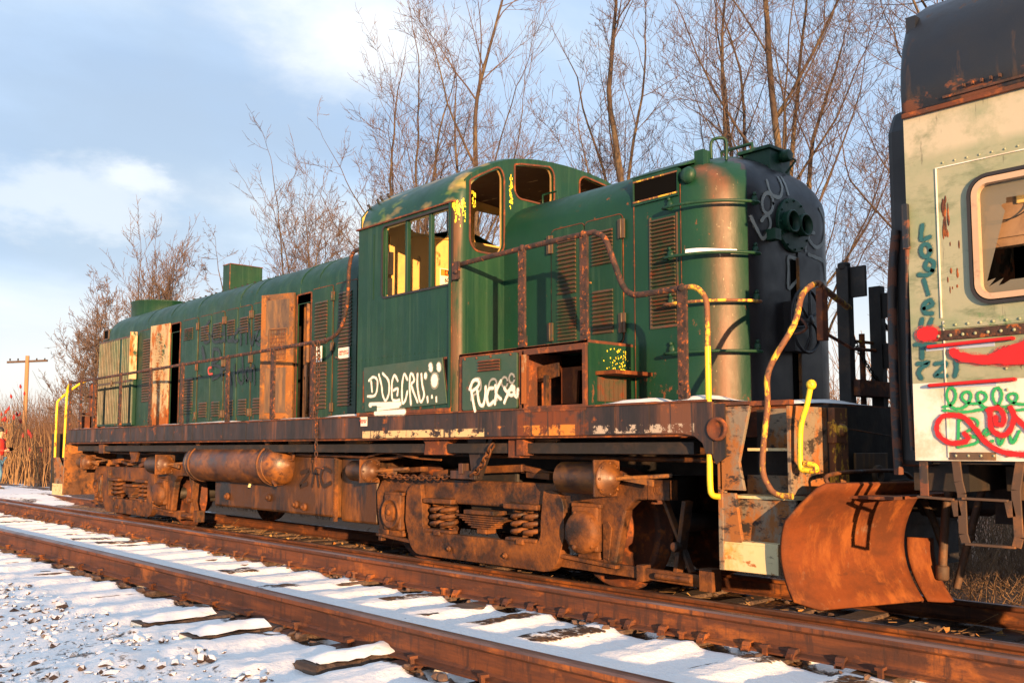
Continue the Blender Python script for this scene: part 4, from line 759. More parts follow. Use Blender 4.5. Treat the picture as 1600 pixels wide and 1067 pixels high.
# hanging bracket and chains by the near truck
mb = MB(); mb.prism([(4.57, 1.32), (4.86, 1.32), (4.80, 1.10), (4.74, .93), (4.64, .93)], 'y', -1.33, -1.28); mb.bar((4.93, -1.31, 1.32), (4.74, -1.31, .96), .05, .05); mb.box(4.35, 4.72, -1.36, -1.26, .92, 1.0); mb.box(4.50, 4.56, -1.38, -1.25, .97, 1.07)
P_('safety_hanger', mb, 'sill', bev=.004)
mb = MB(); mb.prism([(3.95, 1.32), (4.42, 1.32), (4.34, 1.24), (4.36, 1.15), (4.0, 1.15), (4.02, 1.26)], 'y', -1.42, -1.30); mb.box(5.26, 5.42, -1.42, -1.30, 1.13, 1.32); mb.box(5.40, 5.50, -1.45, -1.32, 1.15, 1.30); P_('jacking_pad', mb, 'rust', bev=.006)
mb = MB(); mb.box(-5.35, -5.12, -1.42, -1.30, 1.13, 1.32); mb.prism([(-4.3, 1.32), (-3.7, 1.32), (-3.9, 1.0), (-4.05, 1.0)], 'y', -1.33, -1.28); P_('jacking_pad', mb, 'frame', bev=.006)
def chain(pts, r, name='chain', m='frame', par=None):
    S = smooth_path(pts, 24); d = [0]
    for a, c in zip(S, S[1:]): d.append(d[-1] + (c - a).length)
    tot = d[-1]; step = r * 3.0; n = int(tot / step); mb = MB(); j = 0
    for i in range(n):
        t_ = i * step
        while j < len(d) - 2 and d[j + 1] < t_: j += 1
        f = (t_ - d[j]) / max(1e-6, d[j + 1] - d[j]); p = S[j].lerp(S[j + 1], f); T = (S[j + 1] - S[j]).normalized(); U = T.cross(Vector((0, 1, .01))).normalized(); V_ = T.cross(U)
        Wv = U if i % 2 else V_; loop = [p + T * (2.2 * r * cos(2 * pi * k / 10)) + Wv * (1.15 * r * sin(2 * pi * k / 10)) for k in range(10)]; mb.tube(loop, r * .42, 5, closed=True)
    return P_(name, mb, m, par)
chain([(3.10, -1.30, .93), (3.5, -1.31, .915), (3.95, -1.32, .92), (4.38, -1.33, .945)], .022)
chain([(4.70, -1.36, .97), (4.82, -1.38, 1.03), (4.98, -1.42, 1.16), (5.10, -1.44, 1.29)], .024)
chain([(2.14, -1.54, 2.40), (2.16, -1.545, 2.0), (2.12, -1.54, 1.6), (2.13, -1.54, 1.10)], .016, m='railing')
P_('chain_hook', MB().tube([(2.13, -1.54, 1.12), (2.13, -1.54, 1.0), (2.28, -1.54, .99)], .012, 6), 'rust')
# --- long hood
def hood_profile(n=6):
    p = [(-.933, DK), (-.933, 3.10)] + [(-w_, z) for z, w_ in HP[1:]]; 
    q = []
    for a, c in zip(p[1:], p[2:]): q.append(a)
    return p + [(-a, c) for a, c in reversed(p[:-1])]
pf = hood_profile(); bot = [(-.933, 1.548), (.933, 1.548)]
mb = MB()
XL0, XL1 = -6.80, 2.91
cols = [XL1]; x = XL1
while x > XL0 + .45: cols.append(x); x -= .35
cols = sorted(set(cols)) ; G_ = []
ends = [(XL0, .36), (XL0 + .03, .24), (XL0 + .10, .13), (XL0 + .22, .04), (XL0 + .40, 0)]
def prof(ins):    # profile inset (rounded hood end)
    o = []
    for a, c in pf:
        if c > 3.3 : f = (1 - ins / .933); o.append((a * f, c - ins * .55 * max(0, (c - 3.3) / .55)))
        else: o.append(((-1 if a < 0 else 1) * (.933 - min(ins, .10)), c))
    return o
for xx, ins in ends: G_.append([(xx, a, c) for a, c in prof(ins)])
for xx in cols:
    if xx > XL0 + .45: G_.append([(xx, a, c) for a, c in pf])
OPEN = [(-3.56, -3.20, 1.60, 3.24), (.565, .915, 1.60, 3.22)]       # open engine-room doorways in the near side
# build the side walls with real doorways: side skin separately, roof as the grid above z=3.28
roofG = [[p for p in row if p[2] > 3.05] for row in G_]
lh = fix(P_('long_hood', MB().grid(roofG), 'green'))
def cut_side(x0, x1, y, z0, z1, opens, par, m='green', name='side_panel'):
    mb = MB(); xs_ = sorted(set([x0, x1] + [o[0] for o in opens] + [o[1] for o in opens]))
    for a, c in zip(xs_, xs_[1:]):
        op = [o for o in opens if o[0] <= a + 1e-6 and c <= o[1] + 1e-6]
        if not op: mb.box(a, c, min(y, y + .02), max(y, y + .02), z0, z1)
        else: mb.box(a, c, y, y + .02, z0, op[0][2]); mb.box(a, c, y, y + .02, op[0][3], z1)
    return P_(name, mb, m, par)
cut_side(XL0 + .38, XL1, -.933, 1.548, 3.11, OPEN, lh)
# straight-sided strip to carry the openings above z=3.10 is part of the roof skin, which starts there
sk = [[p for p in row if p[2] <= 3.101 and p[1] > 0] for row in G_]; P_('side_panel', MB().grid(sk), 'green', lh)
sk = [[p for p in row if p[2] <= 3.101 and p[1] < 0] for row in G_[:5]]; P_('side_panel', MB().grid(sk), 'green', lh)
mb = MB(); e0 = [(a, c) for a, c in prof(.36)]; mb.prism(e0, 'x', XL0 - .01, XL0 + .01); P_('end_panel', mb, 'green', lh)
P_('interior', MB().box(-6.3, 2.8, -.35, .6, 1.56, 3.3), 'dark', lh)
# roof seams
for xs_ in (-3.6, -2.55, -1.10, -.62, .63, 1.1, 2.0, -4.6):
    mb = MB(); w_ = .007 if xs_ in (-1.10, .63) else .004
    pts = [(xs_, a * 1.004, c + .002) for a, c in pf if c > 3.2]; mb.tube([(xs_, -.937, 3.24)] + pts[1:-1] + [(xs_, .937, 3.24)], w_, 5); P_('roof_seam', mb, 'green' if w_ < .01 else 'rust', lh)
# doors along the hood
def louver_bank(mb, x0, x1, z0, z1, n, y, d=.022):
    h = (z1 - z0) / n
    for k in range(n):
        z = z0 + h * k; mb.add([(x0, y - .002, z + h * .92), (x1, y - .002, z + h * .92), (x1, y - d, z + h * .30), (x0, y - d, z + h * .30), (x0, y - .002, z + h * .12), (x1, y - .002, z + h * .12)], [(0, 1, 2, 3), (3, 2, 5, 4)]); mb.add([(x0, y - .002, z + h * .92), (x0, y - d, z + h * .30), (x0, y - .002, z + h * .12)], [(0, 1, 2)]); mb.add([(x1, y - .002, z + h * .92), (x1, y - d, z + h * .30), (x1, y - .002, z + h * .12)], [(0, 1, 2)])
def hinge(mb, x, y, z, h=.11):
    mb.cyl((x, y - .022, z - h / 2), (x, y - .022, z + h / 2), .009, 8); mb.box(x - .035, x - .006, y - .018, y, z - h / 2, z + h / 2); mb.box(x + .006, x + .035, y - .018, y, z - h / 2, z + h / 2)
def hdoor(x0, x1, banks, z0=1.60, z1=3.25, par=None, y=-.933, m='green', cl=.0, hx=None):
    mb = MB().prism(rrect(x0 + .012, x1 - .012, z0, z1, .035, 3), 'y', y - .014, y - .001); d = P_('hood_door', mb, m, par or lh, bev=.003)
    # a hair-line of rust where paint has cracked at the door edge
    l = rrect(x0 + .006, x1 - .006, z0 - .006, z1 + .006, .04, 3)
    mb = MB()
    for a, b_, z0_, z1_, n in banks: louver_bank(mb, a, b_, z0_, z1_, n, y - .014)
    if banks: P_('louvers', mb, 'louver', d) if False else P_('louvers', mb, 'louver', par or lh)
    mb = MB(); ring(mb, rrect(x0 + .008, x1 - .008, z0 - .004, z1 + .004, .037, 3), lambda a, c, dd: (a, y - dd, c), .008, .001, .004); P_('door_gap', mb, 'rust', par or lh)
    if hx is not None:
        mb = MB()
        for z in (z0 + .12, (z0 + z1) / 2 + .05, z1 - .14): hinge(mb, hx, y - .014, z)
        P_('hinges', mb, 'louver', par or lh)
bank = lambda x0, x1: [(x0 + .09, x1 - .09, 2.86, 3.10, 6), (x0 + .09, x1 - .09, 1.68, 1.92, 6)]
hdoor(-4.95, -4.25, [(-4.70, -4.32, 2.0, 3.1, 24)], m='green')
hdoor(-3.13, -2.50, [(-3.00, -2.68, 2.92, 3.12, 6), (-3.02, -2.62, 1.75, 2.32, 13)], hx=-2.50)
for a, c, h_ in ((-2.46, -2.02, None), (-2.02, -1.58, -1.585), (-1.55, -1.14, -1.545), (-1.14, -.72, -.725), (-.69, -.30, -.685), (-.30, .10, None), (.10, .52, None)): hdoor(a, c, bank(a, c), hx=h_)
hdoor(.945, 1.46, [(1.05, 1.34, 2.52, 3.08, 13), (1.05, 1.34, 1.70, 2.30, 13)], hx=1.47)
hdoor(1.50, 2.02, [(1.62, 1.90, 2.44, 3.14, 16), (1.62, 1.90, 1.72, 2.32, 14)]); hdoor(2.06, 2.6, [])
strokes('graffiti', GRAF['sed'], lambda p: ((p[0], -.950, p[1]), (0, -1, 0)), 'blackp', lh)
strokes('graffiti', GRAF['redc'], lambda p: ((p[0], -.950, p[1]), (0, -1, 0)), 'redt', lh)
# cream door, streaked with rust, ajar, and narrow edge-on shutter
def leaf(x_h, y_h, ang, w_, z0, z1, m, name, sgn=-1, th=.03):
    d = Vector((sgn * cos(R(ang)), -sin(R(ang)), 0)); nrm = Vector((d.y, -d.x, 0)); 
    if nrm.y > 0: nrm = -nrm
    c = Vector((x_h, y_h, (z0 + z1) / 2)) + d * w_ / 2; mb = MB().obox(c, d, nrm, (0, 0, 1), w_ / 2, th / 2, (z1 - z0) / 2); return P_(name, mb, m, lh, bev=.004), d, nrm
o_, d_, n_ = leaf(-3.58, -.95, 6, .62, 1.60, 3.27, 'creamrust', 'cream_door'); o_['label'] = 'cream engine door streaked with rust'
mb = MB()
for k in range(20):
    z = 2.12 + .05 * k; c = Vector((-3.58, -.95, z)) + d_ * .30 + n_ * .022; mb.obox(c, d_, n_, Vector((0, 0, 1)) + n_ * .5, .13, .004, .019)
P_('louvers', mb, 'creamrust', lh)
o_, d_, n_ = leaf(-4.97, -.96, 75, .12, 2.42, 3.25, 'creamrust', 'shutter_end')
o_, d_, n_ = leaf(.525, -.96, 20, .56, 1.60, 3.27, 'doorin', 'open_door', th=.035); o_['label'] = 'rusty orange engine door folded open against the hood'
def on(u, z, e=.02): return Vector((.525, -.96, z)) + d_ * u + n_ * e
mb = MB(); mb.obox(on(.27, 2.95), d_, n_, (0, 0, 1), .20, .004, .24); mb.obox(on(.29, 1.98), d_, n_, (0, 0, 1), .18, .004, .30); P_('inner_panel', mb, 'panelgrey', lh, bev=.01)
mb = MB()
for u in [.14 + .045 * k for k in range(6)]: mb.tube([on(u, 2.40, .03), on(u, 2.78, .03)], .0025, 4)
for z in [2.40 + .055 * k for k in range(8)]: mb.tube([on(.12, z, .033), on(.38, z, .033)], .0025, 4)
P_('wire_guard', mb, 'rust', lh)
mb = MB(); q = [on(.10, 2.38, .026), on(.40, 2.38, .026), on(.40, 2.80, .026), on(.10, 2.80, .026)]
for a, c in zip(q, q[1:] + q[:1]): mb.bar(a, c, .02, .02)
P_('guard_frame', mb, 'doorin', lh)
mb = MB(); mb.box(.57, .70, -.84, -.80, 1.6, 3.2); mb.tube([(.79, -.90, 3.15), (.79, -.90, 2.3), (.80, -.91, 2.1), (.79, -.90, 1.75), (.70, -.85, 1.68)], .025, 10); mb.box(.755, .83, -.93, -.87, 2.14, 2.30); P_('engine_pipe', mb, 'doorin', lh)
mb = MB(); mb.box(-3.5, -3.24, -.7, -.6, 2.2, 2.28); mb.cyl((-3.38, -.75, 1.62), (-3.38, -.75, 2.0), .07); mb.box(-3.46, -3.3, -.8, -.6, 2.6, 2.9); mb.box(-3.28, -3.22, -.9, -.86, 1.6, 3.2); P_('engine_parts', mb, 'frame', lh)
mb = MB()
for (x0, x1, z0, z1) in OPEN: ring(mb, rrect(x0, x1, z0, z1, .01, 2), lambda a, c, dd: (a, -.93 - dd, c), .02, .0, .012)
P_('door_frame', mb, 'rust', lh)
# radiator shutters
mb = MB(); mb.box(-6.74, -5.02, -1.00, -.935, 1.62, 3.20); sh = P_('radiator_shutter', mb, 'green', lh, bev=.006)
mb = MB()
for k in range(21):
    x = -6.70 + .083 * k
    if abs(x + 5.60) < .03: continue
    for z0, z1 in ((1.66, 2.38), (2.42, 3.17)): mb.prism([(x - .010, -1.001), (x + .010, -1.001), (x + .005, -1.018), (x - .005, -1.018)], 'z', z0, z1)
P_('shutter_slats', mb, 'shutslat', lh)
mb = MB().box(-6.76, -5.0, -1.012, -.995, 2.385, 2.415).box(-6.76, -5.0, -1.012, -.995, 3.17, 3.20); mb.cyl((-5.98, -1.03, 2.35), (-5.98, -1.03, 2.45), .02, 8); P_('shutter_rail', mb, 'louver', lh)
mb = MB(); mb.box(-6.88, -6.50, -.90, -.62, 3.24, 3.46); P_('number_box', mb, 'green', lh, bev=.01)
mb = MB(); ring(mb, rrect(-6.80, -6.56, 3.28, 3.43, .01, 2), lambda a, c, dd: (a, -.90 - dd, c), .025, 0, .02); P_('number_box_frame', mb, 'louver', lh)
P_('number_box_shade_plate', MB().box(-6.80, -6.56, -.905, -.895, 3.28, 3.43), 'black', lh)  # flat black plate paints in the shade inside the number box
# fan ring, stack
mb = MB(); mb.lathe((-6.2, 0, 3.66), (0, 0, 1), [(0, .60), (.29, .60), (.30, .615), (.315, .615), (.315, .56), (.05, .55), (.05, .001)], 40); P_('fan_shroud', mb, 'green', lh)
mb = MB(); mb.box(-3.06, -2.80, -.30, .28, 3.7, 4.235); st = P_('exhaust_stack', mb, 'green', bev=.008)
mb = MB(); ring(mb, [(-3.06, -.30), (-2.80, -.30), (-2.80, .28), (-3.06, .28)], lambda a, c, dd: (a, c, 4.232 + dd), .010, 0, .012); mb.box(-2.806, -2.796, -.306, -.296, 3.7, 4.23); mb.box(-3.04, -2.82, -.28, .26, 4.2, 4.237); P_('stack_rim', mb, 'rust', st)
mb = MB(); random.seed(5)
for k in range(16):
    x = -4.3 + .22 * k + random.uniform(-.03, .03); mb.box(x, x + .02, -.45, -.42, 3.73, 3.765)
P_('roof_bolts', mb, 'dark', lh)
# --- short hood with rounded nose
XN = 7.32
def xfz(z): return XN - (.933 - hw(z)) * .6
ZS = [1.548, 2.0, 2.5, 2.9, 3.10, 3.25, 3.346, 3.38, 3.418, 3.465, 3.513, 3.552, 3.592, 3.625, 3.659, 3.69, 3.724, 3.76, 3.80, 3.83, 3.848]
G_ = []
for z in ZS:
    w_ = max(hw(z), .02); xf = xfz(z); r = min(.5, w_); row = []
    row += [(xx, -w_, z) for xx in (4.66, 5.2, 5.8, 6.34, xf - r)]
    row += [(xf - r + r * sin(R(a)), -(w_ - r) - r * cos(R(a)), z) for a in range(6, 91, 7)]
    row += [(xf, -(w_ - r) * (1 - t_), z) for t_ in (.33, .66)] + [(xf, (w_ - r) * t_, z) for t_ in (0, .33, .66)]
    row += [(xf - r + r * sin(R(a)), (w_ - r) + r * cos(R(a)), z) for a in range(90, 5, -7)]
    row += [(xx, w_, z) for xx in (xf - r, 6.0, 4.66)]; G_.append(row)
sh_ = MB().grid(G_); sho = P_('short_hood', sh_, ['greennose', 'greenblk']); fix(sho)
for p in sho.data.polygons:
    c = p.center
    if c.y > -.60 + max(0, c.z - 3.4) * .3 and c.x > 6.90: p.material_index = 1
def sd_door(x0, x1, b_, hx):
    mb = MB().prism(rrect(x0 + .006, x1 - .006, 2.135, 3.262, .04, 4), 'y', -.947, -.934); P_('hood_door', mb, 'green', sho, bev=.003)
    mb = MB(); ring(mb, rrect(x0, x1, 2.13, 3.268, .045, 4), lambda a, c, dd: (a, -.933 - dd, c), .008, .001, .005); P_('door_gap', mb, 'rust', sho)
    mb = MB()
    for q in b_: louver_bank(mb, *q, -.947, .024)
    P_('louvers', mb, 'louver', sho)
    mb = MB()
    for z in (2.30, 3.13):
        hinge(mb, hx, -.947, z, .17); 
    P_('hinges', mb, 'louver', sho)
sd_door(5.34, 5.765, [(5.44, 5.67, 2.63, 3.15, 13), (5.44, 5.67, 2.20, 2.60, 0)][:1] + [(5.44, 5.67, 2.20, 2.60, 12)], 5.335)
sd_door(5.770, 6.225, [(5.875, 6.12, 2.84, 3.16, 10), (5.88, 6.12, 2.22, 2.62, 11)], 6.228)
mb = MB(); louver_bank(mb, 6.55, 6.80, 2.24, 3.15, 28, -.934, .026); P_('louvers', mb, 'louver', sho)
mb = MB(); mb.box(6.528, 6.545, -.945, -.934, 2.22, 3.17); mb.box(6.528, 6.81, -.944, -.934, 2.215, 2.235); mb.box(6.81, 6.825, -.940, -.934, 2.22, 3.17); P_('louver_frame', mb, 'louver', sho)
mb = MB(); mb.box(6.352, 6.357, -.938, -.933, 1.56, 3.3); mb.box(6.855, 6.86, -.938, -.933, 1.56, 3.4); P_('panel_seam', mb, 'rust', sho)
mb = MB(); mb.tube(smooth_path([(5.79, -.95, 2.80), (5.80, -.98, 2.74), (5.84, -1.0, 2.70), (5.90, -1.0, 2.69)], 4), .010, 8); mb.cyl((5.79, -.945, 2.80), (5.79, -.97, 2.80), .022, 10); P_('door_latch', mb, 'yelrust', sho)
# roof-side vent
mb = MB(); ring(mb, [(6.37, 3.335), (6.83, 3.335), (6.83, 3.515), (6.37, 3.515)], lambda a, c, dd: (a, -.90 - dd, c), .03, 0, .05); mb.prism([(-.955, 3.545), (-.955, 3.555), (-.62, 3.70), (-.62, 3.66)], 'x', 6.33, 6.87); P_('vent_frame', mb, 'green', sho, bev=.003)
P_('vent_shade_plate', MB().box(6.37, 6.83, -.942, -.93, 3.335, 3.515), 'black', sho)  # no recess: the vent's inner shade is a flat black plate
P_('vent_edge', MB().box(6.36, 6.84, -.955, -.945, 3.326, 3.340).box(6.36, 6.84, -.953, -.940, 3.505, 3.518), 'yelrust', sho)
# grab irons round the near corner
def nose_pt(a, z, off=0, xn=XN):   # a: 0 = on the side, 90 = on the front, round the near corner
    w_ = hw(z); xf = xfz(z); r = min(.5, w_); return Vector((xf - r + (r + off) * sin(R(a)), -(w_ - r) - (r + off) * cos(R(a)), z))
for z in (3.20, 2.78, 2.39, 1.985):
    pts = [nose_pt(-8, z + .01, .01) + Vector((0, 0, 0)), nose_pt(-8, z, .09)] + [nose_pt(a, z, .10) for a in range(0, 71, 10)] + [nose_pt(74, z, .09), nose_pt(76, z + .01, .01)]
    g_ = P_('grab_iron', MB().tube(smooth_path(pts, 2), .013, 8), 'green' if z != 2.39 else 'yelrust', sho)
    mb = MB()
    for a in (-8, 76): p = nose_pt(a, z + .04, .012); mb.ball(p, .035, .022, .045, 8, 6); p = nose_pt(a, z + .09, .02); mb.ball(p, .018, .018, .018, 8, 5)
    P_('grab_foot', mb, 'green', sho)
mb = MB(); G_ = [[nose_pt(a, 2.79 + dz * (1 + .5 * sin(a * .09)), .10 + dy) for dz, dy in ((0, -.014), (.014, -.009), (.022, .002), (.01, .011), (0, .01))] for a in range(14, 56, 3)]; mb.grid(G_); P_('snow_on_grab', mb, 'snow', sho)
# small roof fittings
mb = MB(); mb.tube(smooth_path([(6.95, -.62, 3.66), (6.95, -.62, 3.80), (7.0, -.60, 3.83), (7.05, -.55, 3.81), (7.05, -.55, 3.64)], 3), .014, 8); mb.box(6.86, 6.95, -.74, -.64, 3.55, 3.72); mb.lathe((6.93, -.905, 3.46), (0, -1, .15), [(0, .07), (.03, .07), (.06, .05), (.065, .001)], 16); P_('lifting_eye', mb, 'green', sho)
mb = MB(); mb.tube([(6.62, 0, 3.80), (6.62, 0, 3.93), (6.95, 0, 3.93), (6.95, 0, 3.80)], .016, 8); mb.tube([(4.72, -.45, 3.72), (4.72, -.45, 3.83), (4.90, -.42, 3.84), (4.92, -.42, 3.72)], .012, 8); P_('lift_handle', mb, 'green', sho)
mb = MB(); mb.box(6.93, 7.20, -.12, .20, 3.58, 3.80); mb.box(6.89, 7.22, -.15, .23, 3.80, 3.83); mb.cyl((7.2, .06, 3.76), (7.29, .06, 3.76), .055, 12); mb.tube([(7.2, .1, 3.8), (7.3, .13, 3.72), (7.22, .10, 3.62)], .012, 6); P_('hatch_box', mb, 'green', sho, bev=.006)
# headlight
mb = MB(); el = [(.0 + .245 * cos(t_), 3.115 + .235 * sin(t_)) for t_ in [2 * pi * k / 40 for k in range(40)]]; mb.prism(el, 'x', XN - .06, XN + .03); hl = P_('headlight', mb, 'green', sho, bev=.008)
for y in (-.105, .10):
    mb = MB(); mb.lathe((XN + .02, y, 3.125), (1, 0, 0), [(0, .088), (.055, .098), (.07, .098), (.075, .09), (.07, .080), (.0, .070)], 28); P_('lamp_barrel', mb, 'green', sho)
    P_('lamp_socket', MB().cyl((XN + .025, y, 3.125), (XN + .034, y, 3.125), .079, 24), 'black', sho)
mb = MB()
for k in range(12): t_ = 2 * pi * k / 12; mb.cyl((XN + .03, .222 * cos(t_), 3.115 + .212 * sin(t_)), (XN + .042, .222 * cos(t_), 3.115 + .212 * sin(t_)), .010, 6)
mb.box(XN, XN + .09, -.40, -.31, 2.93, 3.02); P_('bolt_heads', mb, 'green', sho)
P_('door_gap', MB().box(XN - .002, XN + .006, -.03, .045, 1.60, 2.84), 'black', sho); P_('door_edge', MB().box(XN + .004, XN + .03, .045, .062, 1.60, 2.84), 'doorin', sho)
mb = MB().prism([(.07, 1.6), (.44, 1.6), (.44, 2.78), (.40, 2.86), (.07, 2.90)], 'x', XN - .02, XN + .012); P_('nose_door', mb, 'greenblk', sho, bev=.005)
# hand-brake wheel
mb = MB(); c = Vector((XN + .14, -.03, 2.28)); loop = [c + Vector((0, .235 * cos(t_), .27 * sin(t_))) for t_ in [2 * pi * k / 32 for k in range(32)]]; mb.tube(loop, .014, 8, closed=True)
for k in range(6):
    t_ = 2 * pi * k / 6 + .3; mb.tube(smooth_path([c + Vector((.02, 0, 0)), c + Vector((.03, .11 * cos(t_ + .2), .13 * sin(t_ + .2))), c + Vector((0, .235 * cos(t_), .27 * sin(t_)))], 3), .012, 6)
mb.cyl(c + Vector((-.14, 0, 0)), c + Vector((.05, 0, 0)), .04, 14); mb.box(XN - .0, XN + .10, -.16, .12, 2.02, 2.44); P_('hand_brake_wheel', mb, 'greenblk', sho)
def nose_n(p):
    x, y, z = p; e = .02
    if z > 3.35: k = min(1, (z - 3.35) / .45)
    else: k = 0
    r = .5; w_ = max(hw(z), .05); r = min(.5, w_); cx_ = xfz(z) - r; cy_ = w_ - r
    v = Vector((max(0, x - cx_), (abs(y) - cy_) * (1 if y > 0 else -1) if abs(y) > cy_ else 0, 0)); v = v.normalized() if v.length > 1e-4 else Vector((1, 0, 0))
    return (v * (1 - .6 * k) + Vector((0, 0, 1)) * k).normalized()
strokes('graffiti', GRAF['nose'], lambda p: (tuple(p), nose_n(p)), 'ghost', sho, th=.0025)
# --- cab
XC0, XC1, YC, ZE = 2.91, 4.66, 1.525, 3.60
AR = [(-1.525, 3.60), (-1.520, 3.68), (-1.495, 3.76), (-1.44, 3.84), (-1.35, 3.92), (-1.22, 4.0), (-1.05, 4.09), (-.88, 4.155), (-.7, 4.20), (-.5, 4.235), (-.25, 4.255), (0, 4.262)]
AR = AR + [(-a, c) for a, c in reversed(AR[:-1])]
RC = .10
# roof shell
G_ = []
for xx, ins in [(XC0, .10), (XC0 + .03, .045), (XC0 + .10, 0)] + [(XC0 + .3 + .2 * k, 0) for k in range(6)] + [(XC1 - .10, 0), (XC1 - .07, .008), (XC1 - .03, .035), (XC1 - .008, .07), (XC1, .105)]:
    G_.append([(xx, a * (1 - ins / 1.6), c - ins * max(0, (c - 3.6)) / .7) for a, c in AR])
cab = fix(P_('cab', MB().grid(G_), 'roofgreen'))
P_('drip_rail', MB().box(XC0 - .01, XC1 - .05, -YC - .022, -YC + .01, ZE - .012, ZE + .006).box(XC0 - .01, XC1 - .05, YC - .01, YC + .022, ZE - .012, ZE + .006), 'rust', cab, bev=.003)
# side walls with window opening
SW = rrect(3.40, 4.565, 2.80, 3.545, .05, 4)
fy = lambda s, t0: (lambda a, c, d: (a, s * (YC - t0 - d), c))
for s in (-1, 1):
    mb = MB(); panel(mb, [(XC0 + .02, 1.56), (XC1 - RC, 1.56), (XC1 - RC, ZE), (XC0 + .02, ZE)], SW, fy(s, 0), .03); P_('side_wall', mb, 'green', cab)
    mb = MB(); panel(mb, [(XC0 + .04, 2.0), (XC1 - RC, 2.0), (XC1 - RC, ZE), (XC0 + .04, ZE)], rrect(3.41, 4.555, 2.81, 3.535, .05, 4), fy(s, .033), .012); P_('wall_lining', mb, 'cabin', cab)
    mb = MB(); ring(mb, SW, fy(s, -.012), .022, 0, .014); P_('window_gasket', mb, 'rubber', cab)
    mb = MB()
    for x in (3.80, 4.20): mb.box(x - .02, x + .02, min(s * 1.47, s * 1.515), max(s * 1.47, s * 1.515), 2.80, 3.545)
    mb.box(3.40, 3.425, min(s * 1.48, s * 1.51), max(s * 1.48, s * 1.51), 2.80, 3.545); P_('window_post', mb, 'green', cab, bev=.004)
mb = MB(); mb.box(4.535, 4.56, -1.545, -1.525, 1.60, 3.60); mb.box(3.20, 3.225, -1.532, -1.52, 2.80, 3.50); P_('door_edge', mb, 'green', cab); P_('wall_seam', MB().box(4.562, 4.568, -1.530, -1.524, 1.6, 3.58), 'rust', cab)
# rounded vertical corners + front and rear walls
for xx, sg in ((XC1, 1), (XC0, -1)):
    for s in (-1, 1):
        r_ = RC if sg > 0 else .03
        G_ = [[(xx - sg * r_ + sg * r_ * sin(R(a)), s * (YC - r_ + r_ * cos(R(a))), z) for z in (1.56, 2.4, 3.2, ZE)] for a in range(0, 91, 15)]; fix(P_('cab_corner', MB().grid(G_), 'cornerworn' if sg > 0 else 'green', cab))
def arch(y, ins=.02):
    for (a, c), (a2, c2) in zip(AR, AR[1:]):
        if a <= y <= a2: return c + (c2 - c) * (y - a) / (a2 - a) - ins * 1
    return ZE
def end_wall(x, t_, m, wins, name, zlo, ins=.02, ylim=1.425):
    mb = MB(); cuts = [-ylim, -.865, -.04, .865, ylim] if wins[0] is not None else [-1.49, -.95, 0, .95, 1.49]
    f = lambda a, c, d: (x + d, a, c)
    for k in range(4):
        y0, y1 = cuts[k], cuts[k + 1]; ysamp = [y0 + (y1 - y0) * i / 8 for i in range(9)]
        top = [(y, arch(y, ins)) for y in reversed(ysamp)]; w_ = wins[k]
        zb = w_[4] if w_ and len(w_) > 4 else zlo
        outer = [(y0, zlo), (y1, zlo)] + top
        if w_ is None: 
            n = len(outer); mb.add([f(*p, 0) for p in outer] + [f(*p, t_) for p in outer], [tuple(range(n)), tuple(range(n, 2 * n))]); continue
        inner = w_[0]; panel(mb, outer, inner, f, t_)
    return P_(name, mb, m, cab)
def wshape(y0, y1, z0, z1, r, tl=None, tr=None):
    "rounded opening whose head follows the roof curve"
    o = rrect(y0, y1, z0, z1, r, 5)
    return [(a, min(c, arch(a, .09))) for a, c in o]
FW = [(wshape(-1.375, -.945, 3.135, 4.03, .12),), (wshape(-.785, -.235, 3.76, 4.165, .09),), (wshape(.17, .72, 3.76, 4.165, .09),), (wshape(.945, 1.375, 3.135, 4.03, .12),)]
RWn = [None, (wshape(-.85, -.29, 3.69, 4.07, .08),), (wshape(.11, .72, 3.68, 4.11, .08),), None]
end_wall(XC1 - .03, .03, 'green', FW, 'front_wall', 1.56, .025, 1.43)
end_wall(XC1 - .045, .012, 'cabin', FW, 'wall_lining', 2.0, .05, 1.43)
def rw(x, t_, m, ins, name):
    mb = MB(); f = lambda a, c, d: (x + d, a, c)
    for y0, y1, w_ in ((-1.49, -.95, None), (-.95, -.09, RWn[1][0]), (-.09, .95, RWn[2][0]), (.95, 1.49, None)):
        top = [(y, arch(y, ins)) for y in [y1 - (y1 - y0) * i / 8 for i in range(9)]]; outer = [(y0, 2.0), (y1, 2.0)] + top
        if w_ is None: n = len(outer); mb.add([f(*p, 0) for p in outer] + [f(*p, t_) for p in outer], [tuple(range(n)), tuple(range(n, 2 * n))])
        else: panel(mb, outer, w_, f, t_)
    P_(name, mb, m, cab)
rw(XC0 + .002, .02, 'green', .02, 'rear_wall'); rw(XC0 + .026, .014, 'cabin', .03, 'wall_lining')
P_('rear_wall', MB().box(XC0 + .002, XC0 + .02, -1.49, 1.49, 1.56, 2.0), 'green', cab)
mb = MB()
for w_ in FW: ring(mb, w_[0], lambda a, c, d: (XC1 + d, a, c), .018, -.004, .008)
P_('window_gasket', mb, 'rust', cab)
mb = MB()
for w_ in (FW[0], FW[1]): ring(mb, w_[0], lambda a, c, d: (XC1 - .05 + d, a, c), .02, -.004, .008)
P_('window_reveal', mb, 'cabin', cab)
G_ = [[(xx, a * .975, c - .04) for a, c in AR] for xx in (XC0 + .05, 3.5, 4.1, XC1 - .06)]; P_('cab_ceiling', MB().grid(G_), 'ceil', cab)
mb = MB().box(XC0 + .05, XC1 - .06, -1.45, -1.2, 3.56, 3.59); 
P_('cab_floor', MB().box(XC0 + .02, XC1 - .03, -1.5, 1.5, 1.9, 1.95), 'dark', cab)
